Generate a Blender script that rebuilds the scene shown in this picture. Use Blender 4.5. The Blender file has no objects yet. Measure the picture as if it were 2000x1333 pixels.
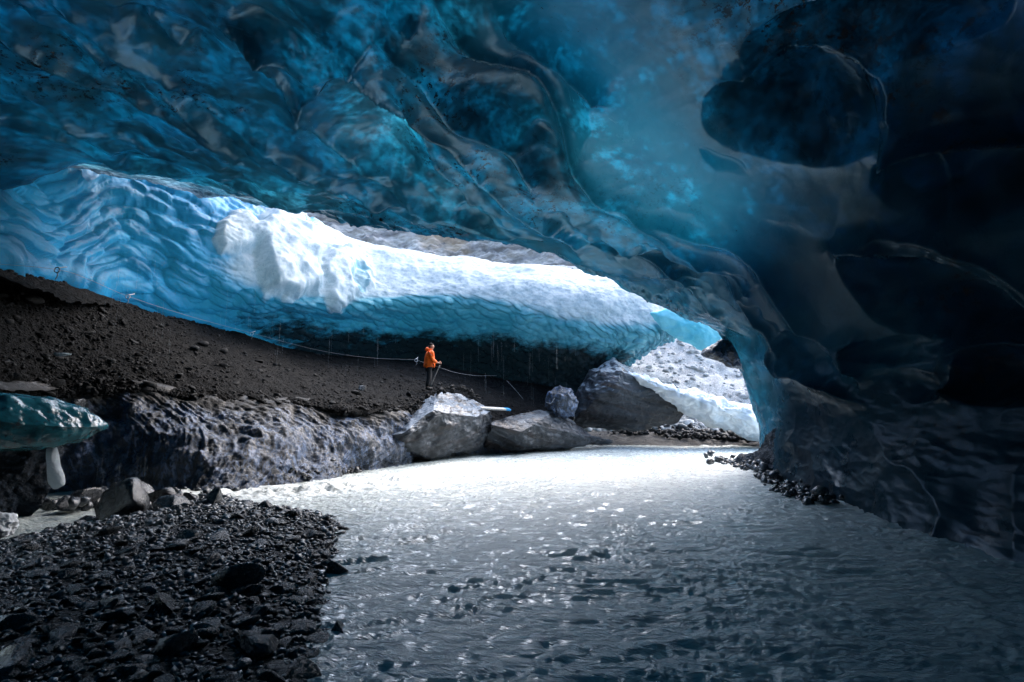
import bpy, bmesh, math, random
import numpy as np
from mathutils import Vector

# ------------------------------------------------------------------ camera, sky, sun, exposure
scene = bpy.context.scene
COL = scene.collection
R = math.radians
CAM_Z = 2.2
FPX = 1000.0                       # focal length in photo pixels (2000 px wide)
PITCH = math.atan(0.1235)
cam_data = bpy.data.cameras.new('camera')
cam_data.lens = 18.0; cam_data.sensor_width = 36.0
cam_data.clip_start = 0.05; cam_data.clip_end = 2000
cam = bpy.data.objects.new('camera', cam_data)
cam.location = (0, 0, CAM_Z); cam.rotation_euler = (R(90) + PITCH, 0, 0)
COL.objects.link(cam); scene.camera = cam

SUN_EL, SUN_AZ = R(46), R(38)      # azimuth measured from +Y (ahead) towards +X
world = bpy.data.worlds.new('World'); scene.world = world; world.use_nodes = True
wn = world.node_tree; wn.nodes.clear()
sky = wn.nodes.new('ShaderNodeTexSky'); sky.sky_type = 'NISHITA'; sky.sun_disc = False
sky.sun_elevation = SUN_EL; sky.sun_rotation = SUN_AZ; sky.dust_density = 2.0; sky.air_density = 1.0
bgn = wn.nodes.new('ShaderNodeBackground'); bgn.inputs['Strength'].default_value = 0.15
wo = wn.nodes.new('ShaderNodeOutputWorld')
wn.links.new(sky.outputs[0], bgn.inputs[0]); wn.links.new(bgn.outputs[0], wo.inputs[0])
sun_data = bpy.data.lights.new('sun', 'SUN'); sun_data.energy = .9; sun_data.angle = R(100); sun_data.color = (1, .99, .97)
sun = bpy.data.objects.new('sun', sun_data); COL.objects.link(sun)
sd = Vector((math.sin(SUN_AZ)*math.cos(SUN_EL), math.cos(SUN_AZ)*math.cos(SUN_EL), math.sin(SUN_EL)))
sun.rotation_euler = (-sd).to_track_quat('-Z', 'Y').to_euler()
scene.view_settings.view_transform = 'Standard'; scene.view_settings.look = 'None'
scene.view_settings.gamma = 1.0; scene.view_settings.use_curve_mapping = False
scene.view_settings.exposure = 3.0
scene.render.engine = 'CYCLES'
scene.cycles.use_denoising = True
scene.cycles.max_bounces = 8; scene.cycles.diffuse_bounces = 5; scene.cycles.glossy_bounces = 3
scene.cycles.transmission_bounces = 4; scene.cycles.sample_clamp_indirect = 6.0
scene.cycles.caustics_reflective = False; scene.cycles.caustics_refractive = False

rng = np.random.default_rng(7)
random.seed(7)

# ------------------------------------------------------------------ measuring helpers
CP, SP = math.cos(PITCH), math.sin(PITCH)
def ray(px, py):
    dx = px - 1000.0; dy = 666.5 - py
    return np.array([dx, FPX*CP - dy*SP, FPX*SP + dy*CP])
def at(px, py, D):                 # the point D metres ahead seen at a pixel of the photograph
    d = ray(px, py); return d * (D / d[1]) + np.array([0, 0, CAM_Z])
def gp(px, py, z=0.0):             # the point at height z seen at a pixel
    d = ray(px, py); return d * ((z - CAM_Z) / d[2]) + np.array([0, 0, CAM_Z])
def pix(P):                        # world points -> photo pixels
    q = P - np.array([0, 0, CAM_Z])
    f = q[..., 1]*CP + q[..., 2]*SP; u = -q[..., 1]*SP + q[..., 2]*CP
    f = np.where(f < 0.3, 0.3, f)
    return 1000 + FPX*q[..., 0]/f, 666.5 - FPX*u/f

# ------------------------------------------------------------------ noise
def _h(ix, iy, iz, s):
    h = (ix.astype(np.uint32)*np.uint32(374761393) + iy.astype(np.uint32)*np.uint32(668265263)
         + iz.astype(np.uint32)*np.uint32(2147483647 & 1274126177) + np.uint32(s*974711 & 0xffffffff))
    h = (h ^ (h >> np.uint32(13)))*np.uint32(1274126177)
    h = (h ^ (h >> np.uint32(15)))*np.uint32(2246822519)
    return h ^ (h >> np.uint32(16))
def noise(P, s=0):
    P = np.asarray(P, float); i = np.floor(P).astype(np.int64); f = P - i
    w = f*f*f*(f*(f*6 - 15) + 10)
    out = 0
    for dx in (0, 1):
        for dy in (0, 1):
            for dz in (0, 1):
                h = _h(i[..., 0]+dx, i[..., 1]+dy, i[..., 2]+dz, s)
                gx = (h & np.uint32(1023))/511.5 - 1; gy = ((h >> np.uint32(10)) & np.uint32(1023))/511.5 - 1
                gz = ((h >> np.uint32(20)) & np.uint32(1023))/511.5 - 1
                g = gx*(f[..., 0]-dx) + gy*(f[..., 1]-dy) + gz*(f[..., 2]-dz)
                out = out + g*(w[..., 0] if dx else 1-w[..., 0])*(w[..., 1] if dy else 1-w[..., 1])*(w[..., 2] if dz else 1-w[..., 2])
    return out*1.3
def fbm(P, scale=1.0, octv=4, s=0, gain=.5):
    a = 1.0; out = 0; Q = np.asarray(P, float)*scale
    for k in range(octv):
        out = out + a*noise(Q, s + k*17); Q = Q*2.03 + 3.1; a *= gain
    return out
def worley(u, v, s=0, jit=.9):     # cellular pattern on a surface: nearest distance, second nearest, vector to the nearest site, cell id
    iu = np.floor(u).astype(np.int64); iv = np.floor(v).astype(np.int64)
    f1 = np.full(u.shape, 9.0); f2 = np.full(u.shape, 9.0); du1 = np.zeros(u.shape); dv1 = np.zeros(u.shape); cid = np.zeros(u.shape)
    for a in (-1, 0, 1):
        for b in (-1, 0, 1):
            h = _h(iu+a, iv+b, np.zeros_like(iu), s)
            cu = iu + a + .5 + jit*((h & np.uint32(1023))/1023. - .5); cv = iv + b + .5 + jit*(((h >> np.uint32(10)) & np.uint32(1023))/1023. - .5)
            du = u-cu; dv = v-cv; d = np.sqrt(du*du + dv*dv)
            near = d < f1
            f2 = np.where(near, f1, np.minimum(f2, d)); du1 = np.where(near, du, du1); dv1 = np.where(near, dv, dv1)
            cid = np.where(near, ((h >> np.uint32(20)) & np.uint32(1023))/1023., cid); f1 = np.where(near, d, f1)
    return f1, f2, du1, dv1, cid
def sstep(a, b, x):
    t = np.clip((x-a)/(b-a), 0, 1); return t*t*(3-2*t)

# ------------------------------------------------------------------ mesh helpers
def link(name, me, mat, parent=None, smooth=True):
    if mat is not None: me.materials.append(mat)
    if smooth: me.polygons.foreach_set('use_smooth', np.ones(len(me.polygons), bool))
    o = bpy.data.objects.new(name, me); COL.objects.link(o)
    if parent is not None: o.parent = parent
    return o
def raw_mesh(name, V, F):          # V (n,3), F (m,k) all faces with k corners
    me = bpy.data.meshes.new(name); V = np.asarray(V, np.float32); F = np.asarray(F, np.int32)
    k = F.shape[1]
    me.vertices.add(len(V)); me.vertices.foreach_set('co', V.ravel())
    me.loops.add(F.size); me.loops.foreach_set('vertex_index', F.ravel())
    me.polygons.add(len(F)); me.polygons.foreach_set('loop_start', np.arange(0, F.size, k, dtype=np.int32))
    me.polygons.foreach_set('loop_total', np.full(len(F), k, np.int32))
    me.update(calc_edges=True); me.validate()
    return me
def grid_faces(n, m, wrap=False):
    i = np.arange(n-1)[:, None]; j = np.arange(m if wrap else m-1)[None, :]; j2 = (j+1) % m
    return np.stack([i*m + j, i*m + j2, (i+1)*m + j2, (i+1)*m + j], -1).reshape(-1, 4)
def grid_obj(name, P, mat, flip=False, wrap=False, parent=None, attrs=None):
    n, m = P.shape[:2]; F = grid_faces(n, m, wrap)
    if flip: F = F[:, ::-1]
    me = raw_mesh(name, P.reshape(-1, 3), F)
    for k, a in (attrs or {}).items():
        at_ = me.attributes.new(k, 'FLOAT_COLOR', 'POINT'); b = np.ones((n*m, 4), np.float32); b[:, :3] = a.reshape(-1, 3)
        at_.data.foreach_set('color', b.ravel())
    return link(name, me, mat, parent)
def cr_axis(C, n):                 # Catmull-Rom along axis 0
    k = C.shape[0]; s = np.linspace(0, k-1, n); i = np.minimum(s.astype(int), k-2); t = (s - i).reshape((-1,) + (1,)*(C.ndim-1))
    E = np.concatenate([2*C[:1]-C[1:2], C, 2*C[-1:]-C[-2:-1]], 0)
    p0, p1, p2, p3 = E[i], E[i+1], E[i+2], E[i+3]
    return .5*(2*p1 + (p2-p0)*t + (2*p0-5*p1+4*p2-p3)*t*t + (3*p1-p0-3*p2+p3)*t**3)
def loft(ctrl, nr, nc):
    C = np.array(ctrl, float); C = cr_axis(C, nr); return np.swapaxes(cr_axis(np.swapaxes(C, 0, 1), nc), 0, 1)
def normals(P, toward=None):
    a = np.gradient(P, axis=0); b = np.gradient(P, axis=1); n = np.cross(a, b)
    n /= np.linalg.norm(n, axis=-1, keepdims=True) + 1e-9
    if toward is not None:
        s = np.sign(((np.asarray(toward) - P)*n).sum(-1, keepdims=True)); s = 1.0 if s.sum() >= 0 else -1.0
        n = n*s
    return n
def arc(P):                        # running lengths along both grid directions
    a = np.linalg.norm(np.diff(P, axis=0), axis=-1); b = np.linalg.norm(np.diff(P, axis=1), axis=-1)
    U = np.concatenate([np.zeros((1, P.shape[1])), np.cumsum(a, 0)], 0); V = np.concatenate([np.zeros((P.shape[0], 1)), np.cumsum(b, 1)], 1)
    return U, V
def seg_dist(X, Y, pts):           # distance of (X,Y) to a polyline and position along it 0..1
    best = np.full(X.shape, 1e9); tt = np.zeros(X.shape); side = np.zeros(X.shape); n = len(pts)-1
    for k in range(n):
        (x0, y0), (x1, y1) = pts[k], pts[k+1]; dx, dy = x1-x0, y1-y0; L = dx*dx+dy*dy
        t = np.clip(((X-x0)*dx + (Y-y0)*dy)/L, 0, 1); qx = X-x0-t*dx; qy = Y-y0-t*dy
        d = np.hypot(qx, qy); m = d < best
        best = np.where(m, d, best); tt = np.where(m, (k+t)/n, tt); side = np.where(m, np.sign(dx*qy-dy*qx), side)
    return best, tt, side
def inside(X, Y, poly):
    c = np.zeros(X.shape, bool); n = len(poly)
    for i in range(n):
        (x0, y0), (x1, y1) = poly[i], poly[i-1]
        with np.errstate(divide='ignore', invalid='ignore'):
            hit = ((y0 > Y) != (y1 > Y)) & (X < (x1-x0)*(Y-y0)/(y1-y0) + x0)
        c ^= hit
    return c
def spl(pts, n):
    return cr_axis(np.array(pts, float), n)
def tag(o, label, cat, group=None):
    o['label'] = label; o['category'] = cat
    if group: o['group'] = group
    return o
def struct(o): o['kind'] = 'structure'; return o
def stuff(o, label=None, cat=None):
    o['kind'] = 'stuff'
    if label: o['label'] = label
    if cat: o['category'] = cat
    return o

# ------------------------------------------------------------------ materials
class NT:
    def __init__(s, name):
        s.m = bpy.data.materials.new(name); s.m.use_nodes = True; s.t = s.m.node_tree; s.t.nodes.clear()
        s.out = s.n('ShaderNodeOutputMaterial'); s.pos = s.n('ShaderNodeTexCoord').outputs['Object']
    def n(s, typ, **kw):
        nd = s.t.nodes.new(typ)
        for k, v in kw.items(): setattr(nd, k, v)
        return nd
    def l(s, a, b): s.t.links.new(a, b)
    def put(s, sock, v):
        if isinstance(v, bpy.types.NodeSocket): s.l(v, sock)
        elif v is not None: sock.default_value = v if not isinstance(v, tuple) or len(v) != 3 or sock.type != 'RGBA' else (*v, 1)
    def noise(s, scale, detail=5, rough=.55, vec=None, dist=0, col=False):
        nd = s.n('ShaderNodeTexNoise'); s.l(vec or s.pos, nd.inputs['Vector'])
        nd.inputs['Scale'].default_value = scale; nd.inputs['Detail'].default_value = detail
        nd.inputs['Roughness'].default_value = rough; nd.inputs['Distortion'].default_value = dist
        return nd.outputs['Color' if col else 'Fac']
    def vor(s, scale, feat='F1', vec=None, smooth=None):
        nd = s.n('ShaderNodeTexVoronoi', feature=feat); s.l(vec or s.pos, nd.inputs['Vector']); nd.inputs['Scale'].default_value = scale
        return nd.outputs['Distance']
    def stretch(s, sc, rot=(0, 0, 0), vec=None):      # turn first, then stretch
        v = vec or s.pos
        if any(rot):
            r = s.n('ShaderNodeMapping'); s.l(v, r.inputs['Vector']); r.inputs['Rotation'].default_value = rot; v = r.outputs[0]
        nd = s.n('ShaderNodeMapping'); s.l(v, nd.inputs['Vector']); nd.inputs['Scale'].default_value = sc
        return nd.outputs[0]
    def ramp(s, fac, lo, hi, a=0.0, b=1.0):
        nd = s.n('ShaderNodeMapRange'); nd.clamp = True; nd.interpolation_type = 'SMOOTHSTEP'
        s.put(nd.inputs[0], fac)
        for k, v in zip((1, 2, 3, 4), (lo, hi, a, b)): nd.inputs[k].default_value = v
        return nd.outputs[0]
    def math(s, op, a, b=None):
        nd = s.n('ShaderNodeMath', operation=op); s.put(nd.inputs[0], a)
        if b is not None: s.put(nd.inputs[1], b)
        return nd.outputs[0]
    def mix(s, fac, a, b, mode='MIX'):
        nd = s.n('ShaderNodeMix', data_type='RGBA', blend_type=mode); s.put(nd.inputs[0], fac); s.put(nd.inputs[6], a); s.put(nd.inputs[7], b)
        return nd.outputs[2]
    def bump(s, h, dist, strength=1.0, prev=None):
        nd = s.n('ShaderNodeBump'); nd.inputs['Distance'].default_value = dist; nd.inputs['Strength'].default_value = strength
        s.l(h, nd.inputs['Height'])
        if prev is not None: s.l(prev, nd.inputs['Normal'])
        return nd.outputs[0]
    def prin(s, col, rough=.5, normal=None, ior=1.45, spec=.5, coat=0.0, metal=0.0):
        p = s.n('ShaderNodeBsdfPrincipled'); s.put(p.inputs['Base Color'], col); s.put(p.inputs['Roughness'], rough)
        p.inputs['IOR'].default_value = ior; p.inputs['Specular IOR Level'].default_value = spec; p.inputs['Coat Weight'].default_value = coat
        p.inputs['Coat Roughness'].default_value = .12; p.inputs['Metallic'].default_value = metal
        if normal is not None: s.l(normal, p.inputs['Normal'])
        return p.outputs[0]
    def done(s, sh): s.l(sh, s.out.inputs[0]); return s.m
    def attr(s, name):
        nd = s.n('ShaderNodeAttribute'); nd.attribute_name = name; return nd.outputs['Color']
    def trans(s, col, normal=None):
        nd = s.n('ShaderNodeBsdfTranslucent'); s.put(nd.inputs[0], col)
        if normal is not None: s.l(normal, nd.inputs['Normal'])
        return nd.outputs[0]
    def mixsh(s, fac, a, b):
        nd = s.n('ShaderNodeMixShader'); s.put(nd.inputs[0], fac); s.l(a, nd.inputs[1]); s.l(b, nd.inputs[2]); return nd.outputs[0]
    def up(s):
        g = s.n('ShaderNodeNewGeometry'); sp = s.n('ShaderNodeSeparateXYZ'); s.l(g.outputs['Normal'], sp.inputs[0]); return sp.outputs[2]

def m_ceiling():
    t = NT('clear_blue_glacier_ice')
    fl = t.stretch((.5, 1.4, 1.2), (0, 0, R(-42)))                       # flow direction of the ice
    zs = t.n('ShaderNodeSeparateColor'); t.l(t.attr('zones'), zs.inputs[0]); clean_sheen, shade_mask = zs.outputs[0], zs.outputs[1]
    a = t.noise(.28, 6, .6, dist=.6); b = t.noise(1.0, 8, .68, fl, .7)
    c = t.mix(t.ramp(a, .38, .62), (.016, .105, .185), (.036, .20, .29))
    c = t.mix(t.ramp(b, .46, .72, 0, .45), c, (.06, .13, .175))          # silty grey bands in the ice
    c = t.mix(t.math('MULTIPLY', shade_mask, .9), c, (.006, .009, .012))        # shade of hollows and right wall painted dark
    mask = t.ramp(t.noise(.33, 4, .55, dist=.4), .48, .62)
    sp = t.ramp(t.noise(6, 9, .78), .54, .58)
    blot = t.math('MULTIPLY', t.math('MULTIPLY', mask, sp), t.ramp(clean_sheen, 0, .6, 1, .25))
    c = t.mix(blot, c, (.006, .007, .008))                                # debris frozen in
    sp2 = t.ramp(t.noise(26, 5, .7, t.stretch((.5, 1, 1), (0, 0, R(-42)))), .64, .69)
    sp2m = t.math('MULTIPLY', sp2, t.ramp(t.noise(.8, 5), .48, .62))
    c = t.mix(sp2m, c, (.006, .006, .007))
    bmp = t.bump(t.noise(1.3, 4, .5, fl), .03, .35)
    bmp = t.bump(t.noise(12, 5, .6, fl), .006, .4, bmp)
    p_ = t.n('ShaderNodeBsdfPrincipled'); t.l(c, p_.inputs['Base Color']); t.l(t.math('ADD', t.ramp(b, .3, .7, .15, .28), t.math('MULTIPLY', shade_mask, .10)), p_.inputs['Roughness'])
    p_.inputs['IOR'].default_value = 1.5; p_.inputs['Specular Tint'].default_value = (.50, .80, 1.0, 1); t.l(bmp, p_.inputs['Normal']); t.l(t.math('MULTIPLY', t.ramp(zs.outputs[2], 0, 1, .9, .15), t.ramp(clean_sheen, 0, 1, 1, .45)), p_.inputs['Specular IOR Level']); p = p_.outputs[0]
    iso = t.noise(.75, 14, .76, dist=.3); st = t.noise(1.2, 12, .72, fl, .2)
    pat = t.math('MULTIPLY', t.ramp(st, .36, .62, .22, 1), t.ramp(iso, .42, .60, .12, 1))
    pat = t.math('MULTIPLY', pat, t.ramp(t.noise(5, 10, .78), .40, .58, .4, 1.15))
    pat = t.math('MAXIMUM', pat, t.math('MULTIPLY', clean_sheen, .38))  # painted sheen keeps the smooth sheet glowing
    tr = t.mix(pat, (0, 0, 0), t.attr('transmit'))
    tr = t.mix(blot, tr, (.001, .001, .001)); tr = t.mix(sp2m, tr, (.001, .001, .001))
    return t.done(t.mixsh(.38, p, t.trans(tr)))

def m_wall():
    t = NT('weathered_turquoise_ice')
    fl = t.stretch((1, 1, 2.2))
    a = t.noise(.5, 6, .6, fl, .5)
    wz = t.attr('weather'); sp = t.n('ShaderNodeSeparateColor'); t.l(wz, sp.inputs[0]); crust, foot_shade, left = sp.outputs[0], sp.outputs[1], sp.outputs[2]
    c = t.mix(t.ramp(a, .35, .65), (.03, .135, .17), (.13, .32, .36))
    cl = t.mix(t.ramp(a, .35, .65), (.004, .085, .19), (.018, .19, .355))
    c = t.mix(left, c, cl)
    nz = t.math('MULTIPLY', t.math('SUBTRACT', t.noise(.9, 7, .65), .5), .8)
    w = t.ramp(t.math('ADD', crust, nz), .35, .95)
    c = t.mix(w, c, t.mix(t.ramp(t.noise(2.2, 10, .75), .40, .62), (.36, .38, .39), (.20, .245, .275)))
    bd = t.ramp(t.math('ADD', foot_shade, t.math('MULTIPLY', t.math('SUBTRACT', t.noise(.7, 6, .7, fl), .5), 1.1)), .35, .75)
    c = t.mix(bd, c, (.012, .026, .032))                                   # overhang's shade painted over the foot of the wall
    grit = t.math('MULTIPLY', t.ramp(t.noise(8, 8, .78), .55, .62), t.ramp(t.noise(.6, 4), .40, .6))
    c = t.mix(t.math('MULTIPLY', grit, .7), c, (.08, .09, .10))
    bmp = t.bump(t.noise(2.0, 5, .55, fl), .05, .4); bmp = t.bump(t.noise(7, 8, .78), .06, .7, bmp)
    p = t.prin(c, t.ramp(w, 0, 1, .2, .6), bmp, 1.31, .5)
    tc = t.mix(w, (.03, .30, .45), (.5, .7, .8)); tc = t.mix(bd, tc, (.005, .012, .016))
    return t.done(t.mixsh(.25, p, t.trans(tc)))

def m_white_ice():
    t = NT('granular_white_ice')
    c = t.mix(t.ramp(t.noise(1.1, 6, .65), .35, .7), (.62, .64, .65), (.42, .52, .58))
    c = t.mix(t.ramp(t.noise(8, 5, .75), .60, .68, 0, .35), c, (.35, .42, .46))
    b = t.bump(t.noise(3.5, 8, .75), .16, .8); b = t.bump(t.vor(14), .03, .4, b)
    return t.done(t.mixsh(.28, t.prin(c, .6, b, 1.31, .4), t.trans((.55, .66, .72))))

def m_snow():
    t = NT('old_snow')
    c = t.mix(t.ramp(t.noise(1.3, 6, .6), .4, .7), (.66, .67, .68), (.50, .54, .57))
    c = t.mix(t.ramp(t.noise(14, 4, .7), .64, .7, 0, .5), c, (.3, .3, .3))
    b = t.bump(t.noise(5, 5, .6), .05, .6)
    return t.done(t.prin(c, .75, b))

def m_dirty_ice(name='silty_banded_ice', light=(.42, .47, .50), dark=(.010, .012, .015), bands=(0, R(20), 0), zc=.9, mid=(.045, .052, .062), red=(.045, .03, .026)):
    t = NT(name)
    v = t.stretch((.45, .5, 3.0), bands)
    a = t.noise(.8, 9, .7, v, .6)
    c = t.mix(t.ramp(a, .40, .60), dark, mid)
    c = t.mix(t.ramp(t.noise(1.6, 8, .72, v), .5, .66, 0, .7), c, red)
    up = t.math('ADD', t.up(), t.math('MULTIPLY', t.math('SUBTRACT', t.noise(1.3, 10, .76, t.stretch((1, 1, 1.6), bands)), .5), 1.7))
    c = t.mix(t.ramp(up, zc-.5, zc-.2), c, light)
    c = t.mix(t.ramp(t.noise(9, 8, .8), .55, .62, 0, .85), c, (.008, .009, .010))
    b = t.bump(t.noise(1.6, 6, .62, v), .10, .6); b = t.bump(t.noise(10, 6, .7), .02, .6, b)
    return t.done(t.prin(c, t.ramp(t.noise(3, 3), .3, .7, .24, .5), b, 1.36, .6))

def m_bank(name='wet_silt_coated_ice', dirt=True):
    t = NT(name)
    v = t.stretch((1.3, 1.0, .40), (0, R(14), 0))
    a = t.noise(.9, 7, .65, v, .6); f = t.noise(4.5, 8, .74, v, .5); wide = t.noise(.45, 5, .6)
    c = t.mix(t.ramp(a, .40, .6), (.008, .014, .022), (.045, .064, .10))
    c = t.mix(t.math('MULTIPLY', t.ramp(f, .47, .57), t.ramp(wide, .34, .52)), c, (.12, .17, .28))      # bare ice patches, paled to paint in sky highlights
    c = t.mix(t.math('MULTIPLY', t.ramp(t.noise(9, 6, .75), .5, .58), t.ramp(wide, .45, .6, .9, .2)), c, (.014, .015, .018))
    if dirt:
        fs = t.n('ShaderNodeSeparateColor'); t.l(t.attr('fall'), fs.inputs[0])
        e = t.math('ADD', fs.outputs[0], t.math('MULTIPLY', t.math('SUBTRACT', t.noise(.9, 7, .7, v), .5), -.75))
        d = t.ramp(e, .30, .40, 1, 0)
        c = t.mix(d, c, t.mix(t.ramp(t.noise(3, 7, .7), .35, .65), (.013, .0125, .0125), (.034, .032, .031)))
        r = t.mix(d, t.ramp(f, .4, .65, .38, .10), (.7, .7, .7))
    else: r = t.ramp(f, .4, .65, .38, .10)
    b = t.bump(f, .10, .8); b = t.bump(t.noise(16, 7, .78, t.stretch((1, 1, .6))), .06, .9, b)
    return t.done(t.prin(c, r, b, 1.36, .7, .1))

def m_dirt(name, c0, c1, rough=.85, spec=.12):
    t = NT(name)
    c = t.mix(t.ramp(t.noise(1.2, 8, .7), .35, .65), c0, c1)
    c = t.mix(t.ramp(t.noise(17, 4, .7), .5, .66, 0, .7), c, tuple(x*2.2 for x in c1))
    b = t.bump(t.noise(6, 8, .75), .14, .9); b = t.bump(t.vor(15), .05, .7, b)
    return t.done(t.prin(c, rough, b, 1.45, spec))

def m_rock(name, c0, c1, rough=(.2, .5), spec=.5, scale=6):
    t = NT(name)
    inf = t.n('ShaderNodeObjectInfo')
    k = t.ramp(inf.outputs['Random'], 0, 1, .6, 1.5)
    c = t.mix(t.ramp(t.noise(scale, 6, .65), .35, .68), c0, c1)
    vm = t.n('ShaderNodeVectorMath', operation='SCALE'); t.l(c, vm.inputs[0]); t.l(k, vm.inputs[3])
    b = t.bump(t.noise(scale*4, 6, .7), .015, .8)
    return t.done(t.prin(vm.outputs[0], t.ramp(t.noise(scale*.7, 3), .35, .65, rough[0], rough[1]), b, 1.45, spec))

def m_pebbles():
    t = NT('wet_slate_pebbles')
    c = t.mix(t.ramp(t.attr('tone'), 0, 1), (.008, .009, .011), (.20, .22, .24))
    c = t.mix(t.ramp(t.noise(9, 5, .7), .4, .7, 0, .5), c, (.02, .022, .025))
    b = t.bump(t.noise(60, 4, .7), .006, .8)
    return t.done(t.prin(c, t.ramp(t.attr('tone'), 0, 1, .4, .12), b, 1.45, .7))

def m_water():
    t = NT('milky_meltwater')
    c = t.mix(t.ramp(t.noise(.35, 4), .35, .65), (.46, .51, .495), (.55, .595, .57))
    foam_glint = t.attr('foam_glint'); fs = t.n('ShaderNodeSeparateColor'); t.l(foam_glint, fs.inputs[0]); fo = fs.outputs[0]
    v = t.stretch((.7, 1.9, 1), (0, 0, R(6)))
    fn = t.math('ADD', t.noise(3.2, 7, .72, v, .6), t.math('MULTIPLY', t.math('SUBTRACT', fo, .5), .55))
    f = t.ramp(fn, .50, .68)
    c = t.mix(f, c, (.58, .62, .61))  # foam and painted crest glints in one pale tone
    b = t.bump(t.noise(5.5, 5, .6, v, .8), .09, .7); b = t.bump(t.noise(15, 5, .62, v, .4), .022, .7, b)
    return t.done(t.prin(c, t.ramp(f, 0, 1, .10, .5), b, 1.45, 1.0))

def m_cliff():
    t = NT('pale_layered_cliff_rock')
    v = t.stretch((.5, .5, 1.6), (0, R(18), 0))
    c = t.mix(t.ramp(t.noise(.35, 8, .7, v, .8), .36, .64), (.15, .15, .16), (.40, .39, .385))
    c = t.mix(t.ramp(t.noise(.09, 3), .56, .66, 0, .7), c, (.36, .28, .21))
    c = t.mix(t.ramp(t.noise(1.4, 7, .75, v, 1), .58, .68, 0, .8), c, (.10, .10, .11))
    b = t.bump(t.noise(.8, 8, .75, v), .8, .9)
    return t.done(t.prin(c, .9, b, 1.45, .2))

def m_flat(name, col, rough=.6, var=.25, scale=30, spec=.4, bumpd=.004):
    t = NT(name); c2 = tuple(x*(1-var) for x in col)
    c = t.mix(t.ramp(t.noise(scale, 5, .6), .35, .65), col, c2)
    return t.done(t.prin(c, rough, t.bump(t.noise(scale*2, 4), bumpd, .6), 1.45, spec))

def m_cyan():
    t = NT('pale_cyan_clear_ice')
    c = t.mix(t.ramp(t.noise(.8, 6, .65), .35, .65), (.10, .42, .52), (.26, .60, .68))
    b = t.bump(t.noise(3, 5, .6), .08, .6)
    return t.done(t.mixsh(.35, t.prin(c, .3, b, 1.31, .4), t.trans((.22, .52, .60))))

def m_shelf():
    t = NT('dark_teal_shelf_ice')
    v = t.stretch((.6, 1, 2.4), (0, R(-12), 0))
    c = t.mix(t.ramp(t.noise(1.3, 7, .65, v, .5), .35, .65), (.006, .045, .06), (.018, .12, .15))
    c = t.mix(t.math('MULTIPLY', t.ramp(t.noise(10, 5, .7), .55, .64), .8), c, (.02, .025, .03))
    b = t.bump(t.noise(2, 5, .6), .06, .6); b = t.bump(t.noise(9, 5, .65), .015, .6, b)
    return t.done(t.prin(c, t.ramp(t.noise(2, 3), .3, .7, .08, .25), b, 1.36, .8))

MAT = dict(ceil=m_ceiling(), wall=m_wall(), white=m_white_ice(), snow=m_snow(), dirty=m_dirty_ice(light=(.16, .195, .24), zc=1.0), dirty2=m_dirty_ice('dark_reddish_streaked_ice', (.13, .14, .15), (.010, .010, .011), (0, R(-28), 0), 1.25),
    band=m_dirty_ice('dirt_banded_ice', (.28, .30, .31), (.012, .012, .013), (0, R(-14), 0), 1.0), bank=m_bank(), glint=m_bank('glistening_silty_ice', False),
    dirt=m_dirt('dark_moraine_till', (.0027, .0027, .0028), (.007, .0068, .0068)),
    gravel=m_dirt('wet_black_gravel', (.006, .007, .009), (.016, .018, .022), .6, .3),
    grit=m_dirt('wet_blue_grey_grit', (.006, .010, .016), (.018, .028, .042), .5, .25),
    scree=m_dirt('pale_scree', (.17, .17, .17), (.30, .30, .295), .9, .2),
    ground=m_dirt('outwash_gravel', (.12, .12, .12), (.2, .2, .2)),
    rock=m_rock('wet_dark_rock', (.014, .016, .019), (.06, .066, .074), (.1, .35), .7),
    redrock=m_rock('wet_reddish_rock', (.04, .018, .014), (.09, .05, .042)),
    till=m_rock('till_stone', (.008, .008, .0085), (.030, .030, .030), (.6, .9), .12),
    pale=m_rock('pale_scree_rock', (.18, .18, .18), (.36, .36, .355), (.8, .9), .2, 2),
    pebble=m_pebbles(), water=m_water(), cliff=m_cliff(), cyan=m_cyan(), shelf=m_shelf(),
    orange=m_flat('orange_shell_fabric', (.80, .115, .002), .55, .2, 9), black=m_flat('black_cloth', (.012, .012, .014), .8),
    skin=m_flat('skin', (.35, .19, .13), .5, .1), boot=m_flat('boot_leather', (.02, .017, .015), .6), rope=m_flat('pale_rope', (.20, .215, .23), .7),
    metal=m_flat('worn_steel', (.5, .52, .55), .3, .3), wood=m_flat('grey_wood', (.22, .20, .18), .8, .3, 14),
    plank=m_flat('weathered_pale_board', (.55, .52, .48), .7, .3, 12), blue=m_flat('blue_paint', (.02, .25, .55), .5))

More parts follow.
